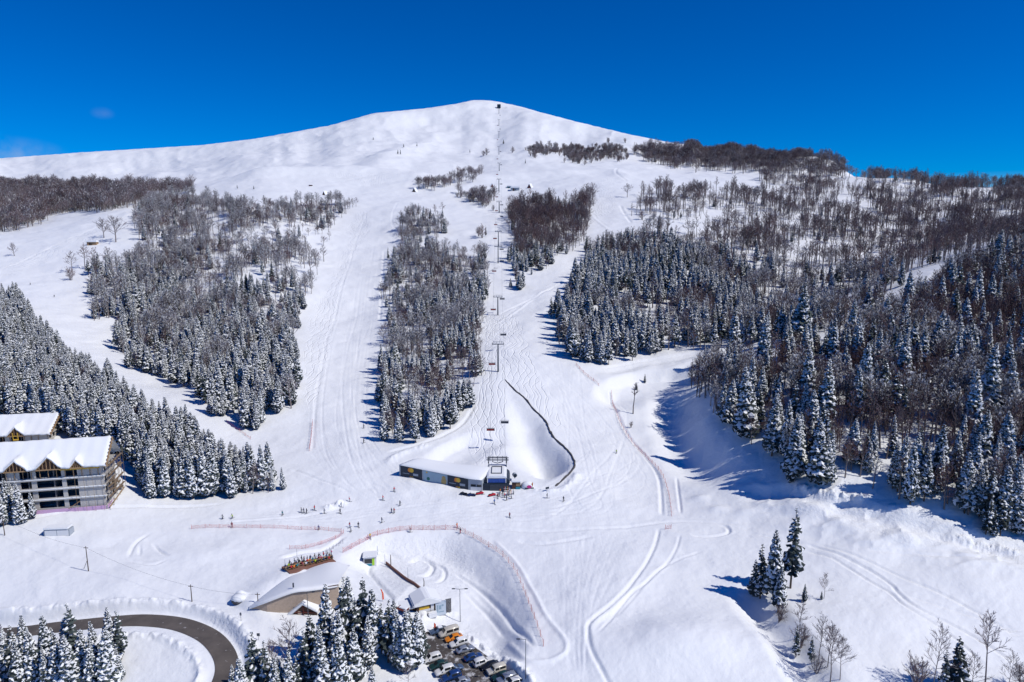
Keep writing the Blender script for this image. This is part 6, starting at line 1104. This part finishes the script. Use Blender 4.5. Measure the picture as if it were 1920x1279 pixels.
for u, v, l in ((944,918,'left ski rack by the lift counter'),(951,921,'middle ski rack by the lift counter'),(957,927,'right ski rack by the lift counter')):
    p = hit(u, v); t = thing('ski_rack', l, 'ski rack', tuple(p), .2, 'ski racks by the lift'); boxes('rail', [(-1.2,1.2,-.04,.04,.95,1.05),(-1.2,1.2,-.3,.3,.25,.3)], M['white'], t); boxes('leg', [(-1.2,-1.12,-.35,.35,0,1.0)], M['steel'], t); boxes('leg', [(1.12,1.2,-.35,.35,0,1.0)], M['steel'], t)
    for k in range(7): g = G(); x = -1 + k * .33; gbox(g, x, x + .09, -.05, -.02, .05, 1.75 - .1 * (k % 3)); part('ski', g, (M['red'], M['white'], M['darksteel'], M['yellow'])[k % 4], t)
p = hit(968, 917); t = thing('wooden_booth', 'brown wooden booth with snow roof right of the lift station', 'booth', tuple(p), 0); boxes('wall', [(-1.5,1.4,0,2,-.5,2.4)], M['darktimber'], t); boxes('snow_roof', [(-1.8,1.7,-.3,2.4,2.4,3.0)], M['snow'], t, .2); boxes('counter', [(-.2,1.42,-.25,-.02,-.3,.8)], M['teal'], t); boxes('shutter', [(-.1,1.2,-.06,-.01,1.0,2.1)], M['timber'], t)
p = hit(989, 915.5); t = thing('snow_igloo_bar', 'white snow-covered bar with a magenta sign beside the booth', 'bar', tuple(p), 0); g = G(); gball(g, (0,1.2,.2), (2.3,1.6,1.9), 0, 12, 8); part('dome', g, M['snow'], t, 0, True); g = G(); k0 = 0; gdisc(g, (.6,-.6,.75), .55, None, .06, 0, 16); g.v = [(.6 + (x-.6)*1.5, y, z) for x, y, z in g.v]; part('oval_sign', g, M['magenta'], t); boxes('step', [(-.9,2.2,-.5,.1,-.2,.25)], M['darksteel'], t)
p = hit(998, 914); t = thing('surf_flag', 'narrow orange banner beside the magenta sign', 'flag', tuple(p)); g = G(); g.tube([(0,0,-.3),(0,0,2.0)], [.04,.03], 0, 5); part('pole', g, M['pole'], t); g = G(); gext(g, [(-.2,.3),(.2,.3),(.28,1.2),(.05,2.0),(-.2,1.4)], -.02, .02); part('cloth', g, M['orange'], t)
p = hit(966, 903); t = thing('snow_cannon', 'snow cannon with a dark fan drum behind the wooden booth', 'snow cannon', (p[0], p[1], p[2] + .6), .3); g = G(); gdisc(g, (0,0,1.6), .75, None, 1.2, 0, 16); part('fan_drum', g, M['grey'], t); g = G(); gdisc(g, (0,-.03,1.6), .62, None, .02, 0, 16); part('fan', g, M['navy'], t); boxes('stand', [(-.15,.15,.4,.7,-1.2,1.0),(-.8,.8,.2,.9,-.9,-.7)], M['darksteel'], t)
p = hit(1026, 922); t = thing('piste_sign', 'dark blue sign board at the foot of the bowl', 'sign', tuple(p), .5); g = G(); g.tube([(0,0,-.3),(0,0,1.6)], [.05,.05], 0, 5); part('post', g, M['pole'], t); boxes('sign_plate', [(-.7,.7,-.08,-.05,1.0,1.7)], M['navy'], t)
